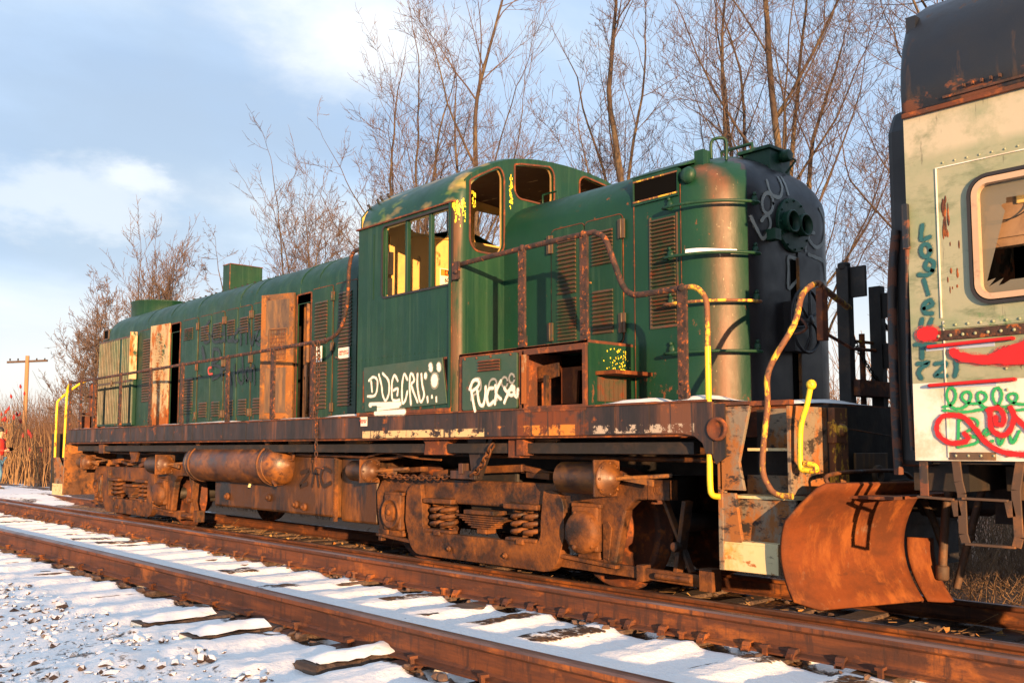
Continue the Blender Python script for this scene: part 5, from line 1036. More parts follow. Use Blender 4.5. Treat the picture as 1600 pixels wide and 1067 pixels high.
mb = MB(); mb.box(3.0, 3.06, -1.42, -1.36, 2.0, 3.58); mb.box(3.02, 3.05, -1.20, -1.12, 2.0, 3.58); mb.tube(smooth_path([(2.965, -.90, 3.55), (2.965, -.80, 3.63), (2.965, -.6, 3.655), (2.965, -.1, 3.69), (2.965, .5, 3.66)], 5), .010, 6); P_('cab_conduit', mb, 'cabin', cab)
mb = MB(); mb.box(2.98, 3.28, -.15, .85, 2.0, 3.62); P_('control_cabinet', mb, 'cabin', cab, bev=.01)
mb = MB(); mb.box(3.1, 3.25, -1.40, -1.30, 2.75, 3.05); mb.box(3.12, 3.2, -1.38, -1.25, 3.1, 3.35); mb.tube([(3.2, -1.34, 3.0), (3.25, -1.36, 3.3), (3.18, -1.34, 3.5)], .02, 6); P_('brake_stand', mb, 'dark', cab)
mb = MB(); mb.box(XC0 + .043, XC0 + .046, -.42, .04, 3.12, 3.32); sg = P_('danger_sign', mb, 'sign', cab)
P_('sign_band', MB().box(XC0 + .046, XC0 + .048, -.41, .03, 3.235, 3.312), 'orangep', cab)
text('sign_lettering', 'DANGER', .085, 'black', (XC0 + .0485, -.19, 3.273), ROTX, cab, .95); text('sign_lettering', '600 VOLTS', .080, 'black', (XC0 + .0485, -.19, 3.185), ROTX, cab, .85)
# lower side: graffiti panel, battery box front, rusty opening
mb = MB(); mb.prism([(3.11, 1.60), (4.52, 1.64), (4.44, 2.09), (3.08, 2.075)], 'y', -1.542, -1.527); pn = P_('access_panel', mb, 'green_old', cab, bev=.003)
mb = MB(); mb.prism([(2.95, 1.565), (4.56, 1.565), (4.56, 1.60), (2.95, 1.59)], 'y', -1.540, -1.527); mb.prism([(4.455, 2.09), (4.50, 2.09), (4.53, 1.66)], 'y', -1.534, -1.527); mb.box(3.06, 3.075, -1.536, -1.527, 1.70, 2.04); P_('panel_edge', mb, 'rust', cab)
P_('panel_gap', MB().prism([(4.47, 2.07), (4.51, 2.07), (4.535, 1.72)], 'y', -1.538, -1.534), 'black', cab)
mb = MB()
for x, z in ((3.3, 1.63), (4.3, 1.665)): mb.box(x - .05, x + .05, -1.548, -1.54, z - .03, z + .03)
P_('panel_hinge', mb, 'green_old', cab)
strokes('graffiti', GRAF['due'], lambda p: ((p[0], -1.5425, p[1]), (0, -1, 0)), 'white', cab)
bb = P_('battery_box', MB().box(4.665, 6.33, -1.505, -1.45, 2.055, 2.10).box(4.665, 4.72, -1.51, -1.47, 1.56, 2.06).box(5.50, 5.53, -1.51, -.94, 1.56, 2.06).box(4.665, 6.335, -1.505, -.94, 2.078, 2.103), 'rust', bev=.003)
P_('box_side', MB().box(4.68, 5.50, -1.497, -1.46, 1.56, 2.06), 'green', bb)
mb = MB().prism(rrect(4.74, 5.50, 1.565, 2.06, .02, 2), 'y', -1.532, -1.512); dp = P_('box_door', mb, 'green_old', bb, bev=.003)
mb = MB(); louver_bank(mb, 4.98, 5.28, 1.91, 2.02, 4, -1.534, .02); P_('louvers', mb, 'rust', bb)
mb = MB()
for x in (4.78, 4.95, 5.15, 5.42): mb.ball((x, -1.535, 2.045), .012, n=8, m=4)
P_('rivets', mb, 'rust', bb)
f1 = lambda p: ((p[0], -1.534, p[1]), (0, -1, 0))
strokes('graffiti', GRAF['ghost'], f1, 'ghost', bb); strokes('graffiti', GRAF['fyou'], f1, 'white', bb, th=.004)
mb = MB(); ring(mb, [(5.62, 1.575), (6.29, 1.575), (6.29, 2.025), (5.62, 2.025)], lambda a, c, d: (a, -1.50 - d, c), .06, 0, .03); P_('opening_frame', mb, 'rust', bb)
mb = MB(); mb.box(5.56, 5.62, -1.534, -1.528, 1.60, 2.03); P_('frame_paint', mb, 'creamrust', bb)
mb = MB(); mb.box(5.53, 6.29, -1.0, -.97, 1.56, 2.05); mb.box(5.53, 6.30, -1.5, -.97, 1.562, 1.57); P_('box_inside', mb, 'black', bb)
mb = MB(); mb.prism([(5.78, 1.93), (6.3, 1.93), (6.3, 1.88), (6.0, 1.88), (5.98, 1.60), (5.80, 1.60), (5.80, 1.86)], 'y', -1.28, -1.25); mb.box(5.80, 6.3, -1.28, -1.05, 1.915, 1.93); P_('battery_rack', mb, 'plow', bb)
mb = MB(); mb.box(5.70, 5.73, -1.40, -1.36, 1.57, 1.85); mb.prism([(5.55, 1.94), (5.80, 1.96), (5.80, 1.84), (5.55, 1.80)], 'y', -1.32, -1.30); P_('battery_post', mb, 'frame', bb)
mb = MB(); mb.box(6.31, 6.335, -1.50, -.94, 1.56, 2.078); P_('box_end', mb, 'green', bb)
mb = MB(); mb.box(6.333, 6.348, -1.40, -1.05, 1.60, 1.80);
for k in range(6): mb.box(6.347, 6.354, -1.38 + .055 * k, -1.365 + .055 * k, 1.61, 1.78)
P_('step_riser', mb, 'louver', bb)
mb = MB(); mb.prism([(6.33, 1.815), (6.56, 1.815), (6.56, 1.845), (6.33, 1.845)], 'y', -1.42, -.96); st_ = P_('tread_plate', mb, 'plow', bb)
mb = MB(); random.seed(7)
for k in range(70):
    y = random.gauss(-1.12, .08); z = random.uniform(1.86, 2.05); s_ = random.uniform(.003, .011); mb.box(6.335, 6.3365, y, y + s_, z, z + s_ * 1.4)
P_('paint_flecks', mb, 'yelp', bb)
drift(4.74, 5.5, -1.48, -1.0, 2.104, .010, bb, 'snow_on_box'); drift(6.0, 6.33, -1.40, -.97, 2.104, .016, bb, 'snow_on_box'); drift(5.6, 5.95, -1.45, -1.0, 2.104, .014, bb, 'snow_on_box')
# yellow scratches at the cab corner
mb = MB(); random.seed(12)
for k in range(75):
    a = R(random.uniform(5, 85)); z = 3.60 - abs(random.gauss(0, .10)); h = random.uniform(.008, .035) if random.random() < .4 else random.uniform(.003, .012); w_ = random.uniform(.002, .006); r_ = RC + .0015
    c = Vector((XC1 - RC + r_ * sin(a), -(YC - RC) - r_ * cos(a), z)); t_ = Vector((cos(a), sin(a), 0)); mb.obox(c, t_, (sin(a), -cos(a), 0), (0, 0, 1), w_, .0008, h)
for k in range(46):
    y = random.choice((-1.33, -.84, -.84)) + random.uniform(-.03, .015); z = random.uniform(3.62, 3.95) if y > -1 else random.uniform(3.55, 3.72); mb.box(XC1 + .0005, XC1 + .002, y, y + random.uniform(.003, .014), z, z + random.uniform(.01, .05))
P_('paint_scratches', mb, 'yelp', cab)
mb = MB()
for x, y in ((3.05, -1.30), (3.10, -1.38), (3.02, -1.44), (3.16, -1.28)):
    z = arch(y, -.0); mb.cyl((x, y, z - .01), (x + .0, y - .03, z + .035), .012, 6); mb.cyl((x - .02, y - .03, z + .03), (x + .03, y - .035, z + .035), .006, 6)
P_('roof_pins', mb, 'dark', cab)
# safety signs on hood and sill
def sign(x, y, z, w_, h, lines, par, size, m='redt'):
    P_('warning_sign', MB().box(x - w_ / 2, x + w_ / 2, y - .003, y, z - h / 2, z + h / 2), 'sign', par); text('sign_lettering', lines, size, m, (x, y - .0045, z), ROTY, par)
sign(3.07, -1.526, 1.50, .14, .10, 'EMERGENCY\nFUEL TRIP', loco, .024)
sign(1.15, -.975, 2.40, .24, .20, 'DANGER\n\n600 VOLTS', lh, .042, 'black'); sign(1.76, -.962, 2.375, .25, .13, 'EMERGENCY\nFUEL CUTOFF', lh, .036)
mb = MB()
for k in range(24): z = 1.66 + .08 * k; mb.ball((XC1 - .13, -1.5275, z), .006, .004, .006, 6, 4)
for k in range(20): mb.ball((XC0 + .10 + .08 * k, -1.5275, 2.16), .006, .004, .006, 6, 4)
P_('rivets', mb, 'green', cab)
mb = MB()
for x0 in (-2.46, -1.55, -.69, .945, 1.50): mb.cyl((x0 + .08, -.948, 2.33), (x0 + .08, -.972, 2.33), .016, 8); mb.bar((x0 + .08, -.968, 2.33), (x0 + .16, -.968, 2.31), .012, .012)
P_('rivets', mb, 'louver', lh)
# --- handrails
hr = P_('handrail', MB().tube(smooth_path([(-6.70, -1.5, 2.415), (-4, -1.5, 2.425), (-1, -1.5, 2.43), (1.9, -1.5, 2.445), (2.25, -1.5, 2.445), (2.50, -1.5, 2.52), (2.62, -1.5, 2.68), (2.68, -1.5, 2.90), (2.70, -1.5, 3.22), (2.76, -1.5, 3.36), (2.84, -1.5, 3.395), (2.93, -1.5, 3.39)], 5), .022, 10), 'railing')
def post(x, z0, z1, par=None, m='railing', y=-1.51, w_=.042):
    mb = MB().box(x - w_, x + w_, y - .012, y + .012, z0, z1 - .01); mb.ball((x, y, z1), .034, .03, .034, 10, 6)
    mb.box(x - w_ - .02, x + w_ + .005, y + .012, y + .02, z0, z0 + .10)
    random.seed(int(x * 10 + 100))
    for k in range(2): mb.cyl((x - .0, y - .012, z0 + .05 + .09 * k), (x, y - .026, z0 + .05 + .09 * k), .013, 6)
    P_('handrail_post', mb, m, par or loco, bev=.003)
for x, a in ((-6.70, 0), (-6.10, 0), (-5.42, 0), (-4.157, 0), (-2.884, 0), (-1.70, 0), (-.233, 0), (1.016, 0), (1.978, 0)): post(x, 1.40 if a else 1.565, 2.43)
P_('handrail', MB().tube(smooth_path([(4.66, -1.49, 2.965), (4.75, -1.50, 2.972), (5.5, -1.5, 2.985), (6.3, -1.5, 2.985), (6.43, -1.5, 2.97), (6.53, -1.5, 2.90), (6.62, -1.5, 2.70), (6.71, -1.5, 2.50), (6.80, -1.5, 2.42), (6.92, -1.5, 2.405), (7.30, -1.5, 2.405)], 5), .024, 10), 'railing')
P_('handrail_bracket', MB().box(4.60, 4.70, -1.55, -1.53, 2.82, 2.99).cyl((4.67, -1.55, 2.89), (4.67, -1.57, 2.89), .02, 8), 'railing')
post(5.545, 2.10, 2.985); post(6.30, 2.10, 2.985); post(7.30, 1.55, 2.405)
P_('step_handrail', MB().tube(smooth_path([(7.30, -1.5, 2.405), (7.40, -1.5, 2.40), (7.48, -1.5, 2.34), (7.515, -1.5, 2.24), (7.515, -1.5, 1.95)], 5), .021, 10), 'yelrust')
P_('step_handrail', MB().tube(smooth_path([(7.515, -1.5, 1.95), (7.515, -1.5, 1.2), (7.515, -1.5, .95), (7.535, -1.5, .88), (7.60, -1.49, .872)], 5), .0225, 10), 'yellow')
P_('step_handrail', MB().tube(smooth_path([(8.16, -1.02, 2.37), (8.13, -1.05, 2.385), (8.14, -1.25, 2.28), (8.17, -1.42, 2.05), (8.02, -1.5, 1.75), (8.0, -1.5, 1.5), (7.95, -1.5, 1.1), (8.0, -1.5, .95), (8.07, -1.5, .90), (8.17, -1.49, .895)], 5), .021, 10), 'yelrust')
P_('grab_handle', MB().tube(smooth_path([(8.33, -1.5, 1.62), (8.30, -1.5, 1.50), (8.25, -1.5, 1.35), (8.24, -1.5, 1.10), (8.28, -1.5, 1.07), (8.35, -1.5, 1.07), (8.34, -1.5, 1.10), (8.27, -1.5, 1.115)], 5), .019, 8).ball((8.335, -1.5, 1.63), .035, n=8, m=6), 'yellow')
# --- near-end steps
st = P_('step_well', MB().box(7.58, 7.62, -1.50, -1.44, .36, 1.53).prism([(7.60, 1.52), (7.86, 1.52), (7.76, 1.12), (7.80, .92), (7.60, .92)], 'y', -1.50, -1.47).box(8.13, 8.16, -1.48, -1.0, .90, 1.50).prism([(7.60, .90), (7.72, .90), (7.77, .56), (7.60, .56)], 'y', -1.495, -1.465), 'steprust', bev=.004)
P_('step_board', MB().box(7.60, 8.05, -1.49, -1.465, .36, .548), 'cream', st, bev=.004); P_('step_board', MB().box(7.60, 8.14, -1.40, -1.38, .56, .86), 'steprust', st)
P_('tread', MB().box(7.60, 8.05, -1.49, -1.20, .548, .568).box(7.60, 8.14, -1.42, -1.15, .862, .882).box(7.74, 8.14, -1.36, -1.1, 1.195, 1.215), 'cream', st); P_('step_riser', MB().box(7.60, 8.14, -1.16, -1.13, .88, 1.02).box(7.74, 8.14, -1.12, -1.09, 1.2, 1.50), 'steprust', st)
mb = MB(); mb.lathe((7.60, -1.516, 1.35), (0, -1, 0), [(0, .085), (.02, .085), (.03, .07), (.01, .058), (.01, .001)], 24); P_('marker_lamp', mb, 'rust')
mb = MB(); mb.prism([(7.48, 1.53), (7.66, 1.53), (7.66, 1.15), (7.58, 1.10), (7.52, 1.22)], 'y', -1.515, -1.50); P_('gusset_plate', mb, 'sill')
mb = MB(); mb.box(7.58, 8.17, -1.50, -1.44, 1.505, 1.54); P_('platform_edge', mb, 'rust', bev=.003)
# --- end platform: pilot, coupler, stanchions, chains, hoses
mb = MB(); mb.box(8.10, 8.17, -1.0, 1.4, .62, 1.52); mb.box(7.6, 8.13, -1.02, -.98, .5, 1.5); en = P_('end_plate', mb, 'dark')
mb = MB(); mb.box(8.165, 8.22, -1.0, -.82, .95, 1.5); mb.ball((8.24, -.96, 1.34), .05, n=10, m=6); mb.box(8.17, 8.24, -1.02, -.88, 1.25, 1.40); P_('end_bracket', mb, 'yelrust', bev=.004)
mb = MB(); mb.box(8.17, 8.45, -.15, .15, .74, .98); mb.obox((8.55, -.08, .86), (1, -.3, 0), (.3, 1, 0), (0, 0, 1), .16, .07, .15); mb.obox((8.60, .13, .86), (1, .2, 0), (-.2, 1, 0), (0, 0, 1), .12, .06, .13); P_('coupler', mb, 'dark', bev=.03)
mb = MB(); mb.box(7.90, 8.0, -.34, -.26, 1.53, 2.62); mb.box(7.93, 8.12, -.30, -.27, 2.38, 2.62); mb.cyl((7.95, -.3, 2.60), (7.95, -.3, 2.66), .05, 10); P_('end_post', mb, 'dark', bev=.004)
mb = MB(); mb.box(7.93, 8.03, .12, .20, 1.53, 2.52); mb.box(7.95, 8.15, .14, .17, 2.26, 2.46); mb.box(7.98, 8.25, .14, .17, 1.85, 2.05); P_('end_post', mb, 'dark', bev=.004)
mb = MB(); mb.tube([(8.15, -1.0, 2.36), (7.98, -.3, 2.30)], .024, 8); mb.tube([(7.98, .16, 2.45), (8.2, .9, 2.42)], .022, 8); mb.tube([(7.98, .16, 2.2), (8.1, 1.0, 2.16)], .024, 8); mb.tube([(7.95, -.3, 2.05), (7.95, .9, 2.08)], .013, 8); P_('end_handrail', mb, 'yelrust')
mb = MB(); mb.tube([(8.13, -1.0, 2.05), (8.0, -.3, 1.98), (7.97, .2, 2.0)], .013, 8); mb.tube([(7.95, -.05, 1.55), (7.95, -.05, 2.12)], .024, 8); mb.box(7.90, 8.05, -.30, .95, 1.62, 1.74); mb.tube(smooth_path([(7.7, -.72, 2.13), (7.78, -.74, 2.08), (7.86, -.72, 2.12), (7.8, -.7, 2.2)], 3), .01, 6); P_('end_rail', mb, 'rust')
mb = MB(); mb.box(8.11, 8.16, -1.02, -.94, 1.98, 2.36); P_('end_post', mb, 'rust', bev=.004)
chain([(7.98, -.28, 2.1), (7.99, -.1, 1.9), (8.0, .1, 1.75), (8.0, .16, 1.72)], .012, m='dark'); chain([(8.05, .16, 2.2), (8.15, .5, 1.9), (8.2, .9, 1.85)], .012, m='dark')
mb = MB(); mb.box(8.19, 8.205, -.70, -.20, 1.04, 1.18); mb.lathe((8.22, -.42, 1.02), (1, 0, 0), [(0, .07), (.03, .07), (.03, .04), (.0, .04)], 18); P_('uncoupling_plate', mb, 'panelgrey', bev=.004)
P_('uncoupling_lever', MB().tube(smooth_path([(8.35, -1.35, .98), (8.32, -1.3, 1.03), (8.3, -.9, 1.05), (8.3, -.2, 1.04), (8.32, 0, .95)], 4), .015, 8).tube([(8.25, -1.0, 1.36), (8.22, -.1, 1.30)], .006, 5), 'frame')
for y, x1, z1 in ((-.16, 8.60, .42),):
    P_('air_hose', MB().tube(smooth_path([(8.2, y, .95), (8.38, y, .92), (8.50, y, .72), (x1, y, z1)], 5), [.028] * 16, 8), 'hose')
# --- snow plow: concave blade with a prow at the middle
def blade(u, v):
    "u: 0 outer edge .. 1 prow, v: 0 bottom .. 1 top"
    b0 = Vector((8.12, -1.58, 0)); b1 = Vector((8.45, -.54, 0)); p = b0.lerp(b1, u); n = Vector((b1.y - b0.y, b0.x - b1.x, 0)).normalized() * 1
    if n.x < 0: n = -n
    hgt = .16 + v * .83; curve = .20 * (2 * v - .9) ** 2 - .06
    return p + n * (curve + .06) + Vector((0, 0, hgt))
G_ = []
for i in range(25):
    u = i / 24; v0 = .0 + .07 * max(0, .16 - u) / .16; v1 = 1 - .30 * max(0, .14 - u) / .14
    G_.append([blade(u, v0 + (v1 - v0) * j / 14) for j in range(15)])
pw = P_('snow_plow', MB().grid(G_), 'plow', solid=.022)
G_ = []
for i in range(9):
    t_ = i / 8; row = []
    for j in range(15):
        v = j / 14 * .52; p = blade(1.0, v) + Vector((.03, .01, 0)); row.append(p + Vector((.09 * t_ + .03 * sin(pi * t_), .19 * t_, -.015 * t_)))
    G_.append(row)
P_('plow_prow', MB().grid(G_), 'plow', pw, solid=.02)
mb = MB(); e_ = [blade(1, j / 14) + Vector((.004, 0, 0)) for j in range(15)]; mb.tube(e_, .008, 6); mb.prism([(8.0, .90), (8.72, .90), (8.72, .88), (8.0, .88)], 'y', -1.2, 1.2); P_('plow_edge', mb, 'rust', pw)
mb = MB(); mb.box(8.0, 8.12, -1.2, 1.2, .25, .85); P_('plow_frame', mb, 'dark', pw)
# --- far-end steps, handrails, pilot (the left end)
mb = MB(); mb.box(-6.96, -6.93, -1.50, -.55, .36, 1.30); mb.box(-7.55, -6.95, -1.48, -1.45, .36, .50); fs = P_('step_well', mb, 'tank', bev=.004)
P_('step_board', MB().box(-7.56, -6.98, -1.505, -1.47, .35, .56), 'cream', fs); P_('step_bracket', MB().prism([(-7.56, 1.05), (-7.30, 1.05), (-6.96, .80), (-6.96, .36), (-7.40, .36)], 'y', -1.50, -1.47), 'steprust', fs)
mb = MB(); mb.prism([(-1.48, 1.28), (-.6, 1.28), (-1.42, 1.10)], 'x', -6.925, -6.90)
P_('gusset', mb, 'doorin', fs)
P_('pilot', MB().box(-8.05, -7.95, -1.4, 1.4, .40, 1.5), 'dark'); P_('end_platform', MB().box(-8.0, -6.75, -1.0, 1.0, 1.45, 1.54), 'rust')
P_('step_handrail', MB().tube(smooth_path([(-6.72, -1.5, 2.40), (-6.80, -1.5, 2.39), (-6.90, -1.5, 2.30), (-6.93, -1.5, 2.1), (-6.95, -1.5, 1.5), (-6.97, -1.5, 1.05)], 5), .022, 8), 'yellow')
P_('step_handrail', MB().tube(smooth_path([(-7.6, -.9, 2.55), (-7.55, -1.1, 2.45), (-7.5, -1.45, 2.15), (-7.48, -1.5, 1.95), (-7.48, -1.5, 1.05)], 5), .022, 8), 'yellow')
P_('end_rail', MB().tube([(-7.95, -.9, 1.9), (-7.95, .9, 1.9)], .02, 8).box(-8, -7.9, -.75, -.65, 1.55, 2.5).box(-8, -7.9, .2, .3, 1.55, 2.5).box(-7.98, -7.9, -.9, .9, 1.55, 1.85), 'rust')
# ================================================================== PASSENGER CAR
car = thing('passenger_car', 'sage green passenger car with black roof, broken window and red and blue graffiti', 'passenger car', (9.02, 0, 0))
def C_(name, mb, m, par=None, **k):
    o = mb.build(name, m, par or car, **k)
    if par is None: o.location = (-9.02, 0, 0)
    return o
CX0, CX1, YS = 9.02, 18.0, -1.52
CWIN = rrect(9.405, 10.16, 2.05, 2.77, .10, 6)
fc = lambda a, c, d: (a, YS - d, c)
mb = MB(); panel(mb, [(CX0, 1.60), (10.6, 1.60), (10.6, 3.24), (CX0, 3.24)], CWIN, fc, -.06)
mb.box(10.6, 17.9, YS, YS + .06, 1.14, 3.24); cw = C_('side_wall', mb, 'carpaint')
C_('lower_panel', MB().box(CX0, 10.6, YS, YS + .06, 1.14, 1.60), 'carwhite', cw)
C_('side_wall', MB().box(CX0, 17.9, 1.46, 1.52, 1.14, 3.24), 'carpaint'); 
C_('end_wall', MB().box(9.03, 9.09, -1.46, 1.46, 1.14, 3.9), 'carroof')
C_('floor', MB().box(9.1, 17.8, -1.46, 1.46, 1.12, 1.22), 'dark')
CR = [(-1.50, 3.24), (-1.545, 3.27), (-1.555, 3.42), (-1.545, 3.55), (-1.515, 3.69), (-1.45, 3.84), (-1.34, 3.96), (-1.18, 4.06), (-.95, 4.13), (-.6, 4.19), (0, 4.22)]; CR += [(-a, c) for a, c in reversed(CR[:-1])]
G_ = [[(xx, a * k, c - (1 - k) * .8) for a, c in CR] for xx, k in ((9.015, .985), (9.03, .995), (9.06, 1), (9.6, 1), (10.4, 1), (12, 1), (17.9, 1))]
cr_ = C_('roof', MB().grid(G_), 'carroof'); fix(cr_)
C_('roof_end', MB().prism([(a * .985, c) for a, c in CR], 'x', 9.02, 9.03), 'carroof', cr_)
C_('eave_trim', MB().box(CX0, 17.9, -1.548, -1.52, 3.232, 3.262), 'rust', cr_, bev=.004)
mb = MB(); mb.box(9.28, 10.6, -1.562, -1.54, 3.285, 3.30)
random.seed(9)
for k in range(5): x = 9.40 + .05 * k; mb.box(x, x + .012, -1.57, -1.55, 3.32, 3.34)
C_('roof_edge_tear', mb, 'railing', cr_)
mb = MB(); ring(mb, CWIN, lambda a, c, d: (a, YS - d, c), .020, -.02, .022); wf = C_('window_frame', mb, 'rubber')
mb = MB(); ring(mb, rrect(9.412, 10.153, 2.057, 2.763, .095, 6), lambda a, c, d: (a, YS - d, c), -.034, -.02, .026); C_('window_frame', mb, 'wframe', cw)
# broken glass: shards left round the frame (open inside)
outer = rrect(9.44, 10.125, 2.085, 2.735, .07, 6)
random.seed(6); I = []
for i, p in enumerate(outer):
    cx_, cz_ = 9.80, 2.36; f = random.choice((.72, .84, .80, .93, .76))
    if p[1] > 2.6: f = random.uniform(.55, .75)
    I.append((cx_ + (p[0] - cx_) * f, cz_ + (p[1] - cz_) * f))
n = len(outer); mb = MB(); mb.add([(a, YS + .02, c) for a, c in outer + I], [(i, (i + 1) % n, n + (i + 1) % n, n + i) for i in range(n)]); C_('broken_glass', mb, 'glass', wf)
C_('broken_glass', MB().add([(9.50, YS + .03, 2.40), (9.56, YS + .03, 2.34), (9.44, YS + .02, 2.48)], [(0, 1, 2)]), 'glass', wf)
mb = MB(); mb.box(9.42, 10.2, -1.43, -1.36, 2.37, 2.42); mb.prism([(-1.44, 2.42), (-1.40, 2.42), (-1.25, 2.9), (-1.44, 2.9)], 'x', 9.42, 10.5); C_('inner_sill', mb, 'carin')
C_('inner_wall', MB().box(9.3, 10.8, -.6, -.55, 1.2, 3.2), 'black'); C_('window_latch', MB().box(9.62, 9.72, -1.455, -1.39, 2.60, 2.68), 'cabin', bev=.01)
mb = MB(); mb.tube(smooth_path([(9.45, -1.46, 2.52), (9.62, -1.47, 2.52), (9.74, -1.48, 2.60), (9.68, -1.47, 2.70)], 5), .004, 5); C_('loose_wire', mb, 'dark')
# seams, belt rail and rivets
mb = MB(); mb.box(9.205, 9.212, -1.527, -1.52, 1.98, 2.88); mb.box(9.205, 10.6, -1.527, -1.52, 2.88, 2.886); mb.box(9.215, 9.222, -1.526, -1.52, 1.16, 1.96); C_('panel_seam', mb, 'carwhite', cw)
C_('belt_rail', MB().box(9.165, 10.6, -1.532, -1.52, 1.845, 1.905), 'railing', cw, bev=.004); C_('belt_rail', MB().box(9.22, 10.6, -1.529, -1.52, 1.91, 1.955), 'carpaint', cw, bev=.004)
mb = MB()
for k in range(17):
    x = 9.19 + .07 * k; mb.ball((x, -1.534, 1.872), .010, .008, .010, 8, 6); mb.ball((x + .03, -1.53, 1.932), .009, .008, .009, 8, 6); mb.ball((x + .07, -1.522, 1.170), .009, .007, .009, 8, 6); mb.ball((x + .06, -1.522, 2.91), .007, .005, .007, 8, 6)
for k in range(5): mb.ball((9.555, -1.522, 1.30 + .12 * k), .009, .007, .009, 8, 6)
C_('rivets', mb, 'carpaint', cw)
C_('bottom_trim', MB().box(9.22, 9.48, -1.524, -1.52, 1.145, 1.19), 'panelgrey', cw)
C_('weathered_strip', MB().box(9.11, 9.50, -1.523, -1.52, 1.79, 1.815).box(9.11, 9.50, -1.523, -1.52, 1.565, 1.585), 'blue', cw)
for z in (1.825, 1.595): C_('grab_rail', MB().tube([(9.13, -1.545, z - .012), (9.60, -1.545, z + .0)], .011, 8).tube([(9.60, -1.545, z), (9.60, -1.52, z)], .011, 8).tube([(9.13, -1.545, z - .012), (9.13, -1.52, z - .012)], .011, 8), 'redp', cw)
fcs = lambda p: ((p[0], -1.5245, p[1]), (0, -1, 0))
for k_, m_ in (('teal', 'tealp'), ('red', 'redp'), ('green', 'greenp'), ('red2', 'redp')): strokes('graffiti', GRAF[k_], (lambda off: (lambda p: ((p[0], -1.5225 - off, p[1]), (0, -1, 0))))({'teal': 0, 'red': .012, 'green': 0, 'red2': .006}[k_]), m_, cw, th=.001)
mb = MB(); random.seed(14)
for k in range(26):
    x = random.uniform(9.235, 9.270); z = random.uniform(2.45, 2.72); mb.ball((x, -1.5205, z), random.uniform(.003, .009), .0012, random.uniform(.02, .06), 5, 5)
for k in range(10): mb.ball((random.uniform(9.24, 9.33), -1.5205, random.uniform(2.1, 2.5)), random.uniform(.003, .008), .0015, random.uniform(.005, .03), 6, 5)
C_('peeled_patches', mb, 'rust', cw)
C_('corner_handle', MB().box(9.0, 9.04, -1.55, -1.522, 2.42, 2.70).tube([(9.02, -1.53, 2.44), (9.0, -1.5, 2.2), (8.96, -1.45, 1.6), (8.96, -1.42, 1.2)], .014, 8), 'carroof', bev=.006)
# diaphragm
mb = MB(); mb.prism([(-1.30, 1.10), (1.30, 1.10), (1.30, 3.25), (1.22, 3.40), (1.0, 3.46), (-1.0, 3.46), (-1.22, 3.40), (-1.30, 3.25)], 'x', 8.80, 9.03); dp = C_('diaphragm', mb, 'rubber', bev=.04)
mb = MB(); mb.tube(smooth_path([(8.82, -1.32, 1.05), (8.82, -1.34, 1.5), (8.82, -1.33, 2.2), (8.85, -1.31, 2.6)], 4), .03, 8); C_('corner_post', mb, 'carroof')
C_('buffer_beam', MB().box(8.86, 9.2, -1.2, 1.2, .95, 1.12).box(9.0, 17.8, -.3, .3, .7, 1.12), 'dark')
C_('coupler', MB().box(8.72, 9.1, -.12, .12, .75, .98).obox((8.72, .1, .86), (1, .3, 0), (-.3, 1, 0), (0, 0, 1), .12, .07, .14), 'dark', bev=.03)
# stirrup steps and pipes below the side
def strap(pts, name='stirrup_step', m='dark', w_=.05, t_=.014):
    mb = MB()
    for a, c in zip(pts, pts[1:]): mb.bar(a, c, w_, t_, (0, 1, 0)) if abs(a[2] - c[2]) > abs(a[0] - c[0]) else mb.bar(a, c, w_, t_)
    return C_(name, mb, m, None, bev=.003)
strap([(9.25, -1.50, 1.14), (9.26, -1.50, 1.02), (9.275, -1.50, .95), (9.275, -1.50, .72), (9.29, -1.50, .665), (9.56, -1.50, .665), (9.575, -1.50, .72), (9.57, -1.50, .98), (9.60, -1.50, 1.14)], m='hose')
strap([(9.05, -1.48, 1.14), (9.05, -1.48, .93)], m='carroof'); strap([(9.02, -1.50, .925), (9.235, -1.50, .915), (9.25, -1.50, .82)], m='hose'); strap([(9.285, -1.51, .925), (9.53, -1.50, .92), (9.545, -1.50, .83)], m='hose')
strap([(9.45, -1.0, 1.14), (9.45, -1.0, .90)], 'hanger', 'panelgrey', .07); 
C_('brake_hose', MB().tube(smooth_path([(8.85, -.42, 1.0), (8.74, -.42, .9), (8.70, -.42, .6), (8.68, -.42, .38)], 5), .030, 8).cyl((8.68, -.42, .40), (8.675, -.42, .30), .045, 10), 'hose')
C_('brake_hose', MB().tube(smooth_path([(8.95, -.30, 1.0), (8.88, -.30, .8), (8.78, -.30, .45), (8.72, -.30, .24)], 5), .028, 8).cyl((8.82, -.30, .58), (8.83, -.30, .62), .036, 10), 'hose')
mb = MB(); mb.box(9.3, 10.4, -.9, -.6, .95, 1.1); mb.tube([(9.1, -1.1, .88), (10.6, -1.1, .90)], .03, 8); mb.box(9.6, 9.95, -.7, .4, .55, .9); mb.cyl((9.7, -.9, .8), (10.3, -.9, .8), .14); C_('underfloor_gear', mb, 'dark')
for s in (-1, 1):
    mb = MB(); mb.lathe((10.9, s * .68, .46), (0, s, 0), [(-.02, .001), (-.02, .48), (.02, .49), (.03, .458), (.12, .455), (.12, .40), (.06, .38), (.05, .12), (.12, .1), (.12, .001)], 40); C_('wheel', mb, 'rust')
C_('truck_frame', MB().box(10.3, 13.4, -1.15, -1.0, .5, .8).box(10.7, 11.1, -1.2, -1.0, .3, .65), 'frame', bev=.03)
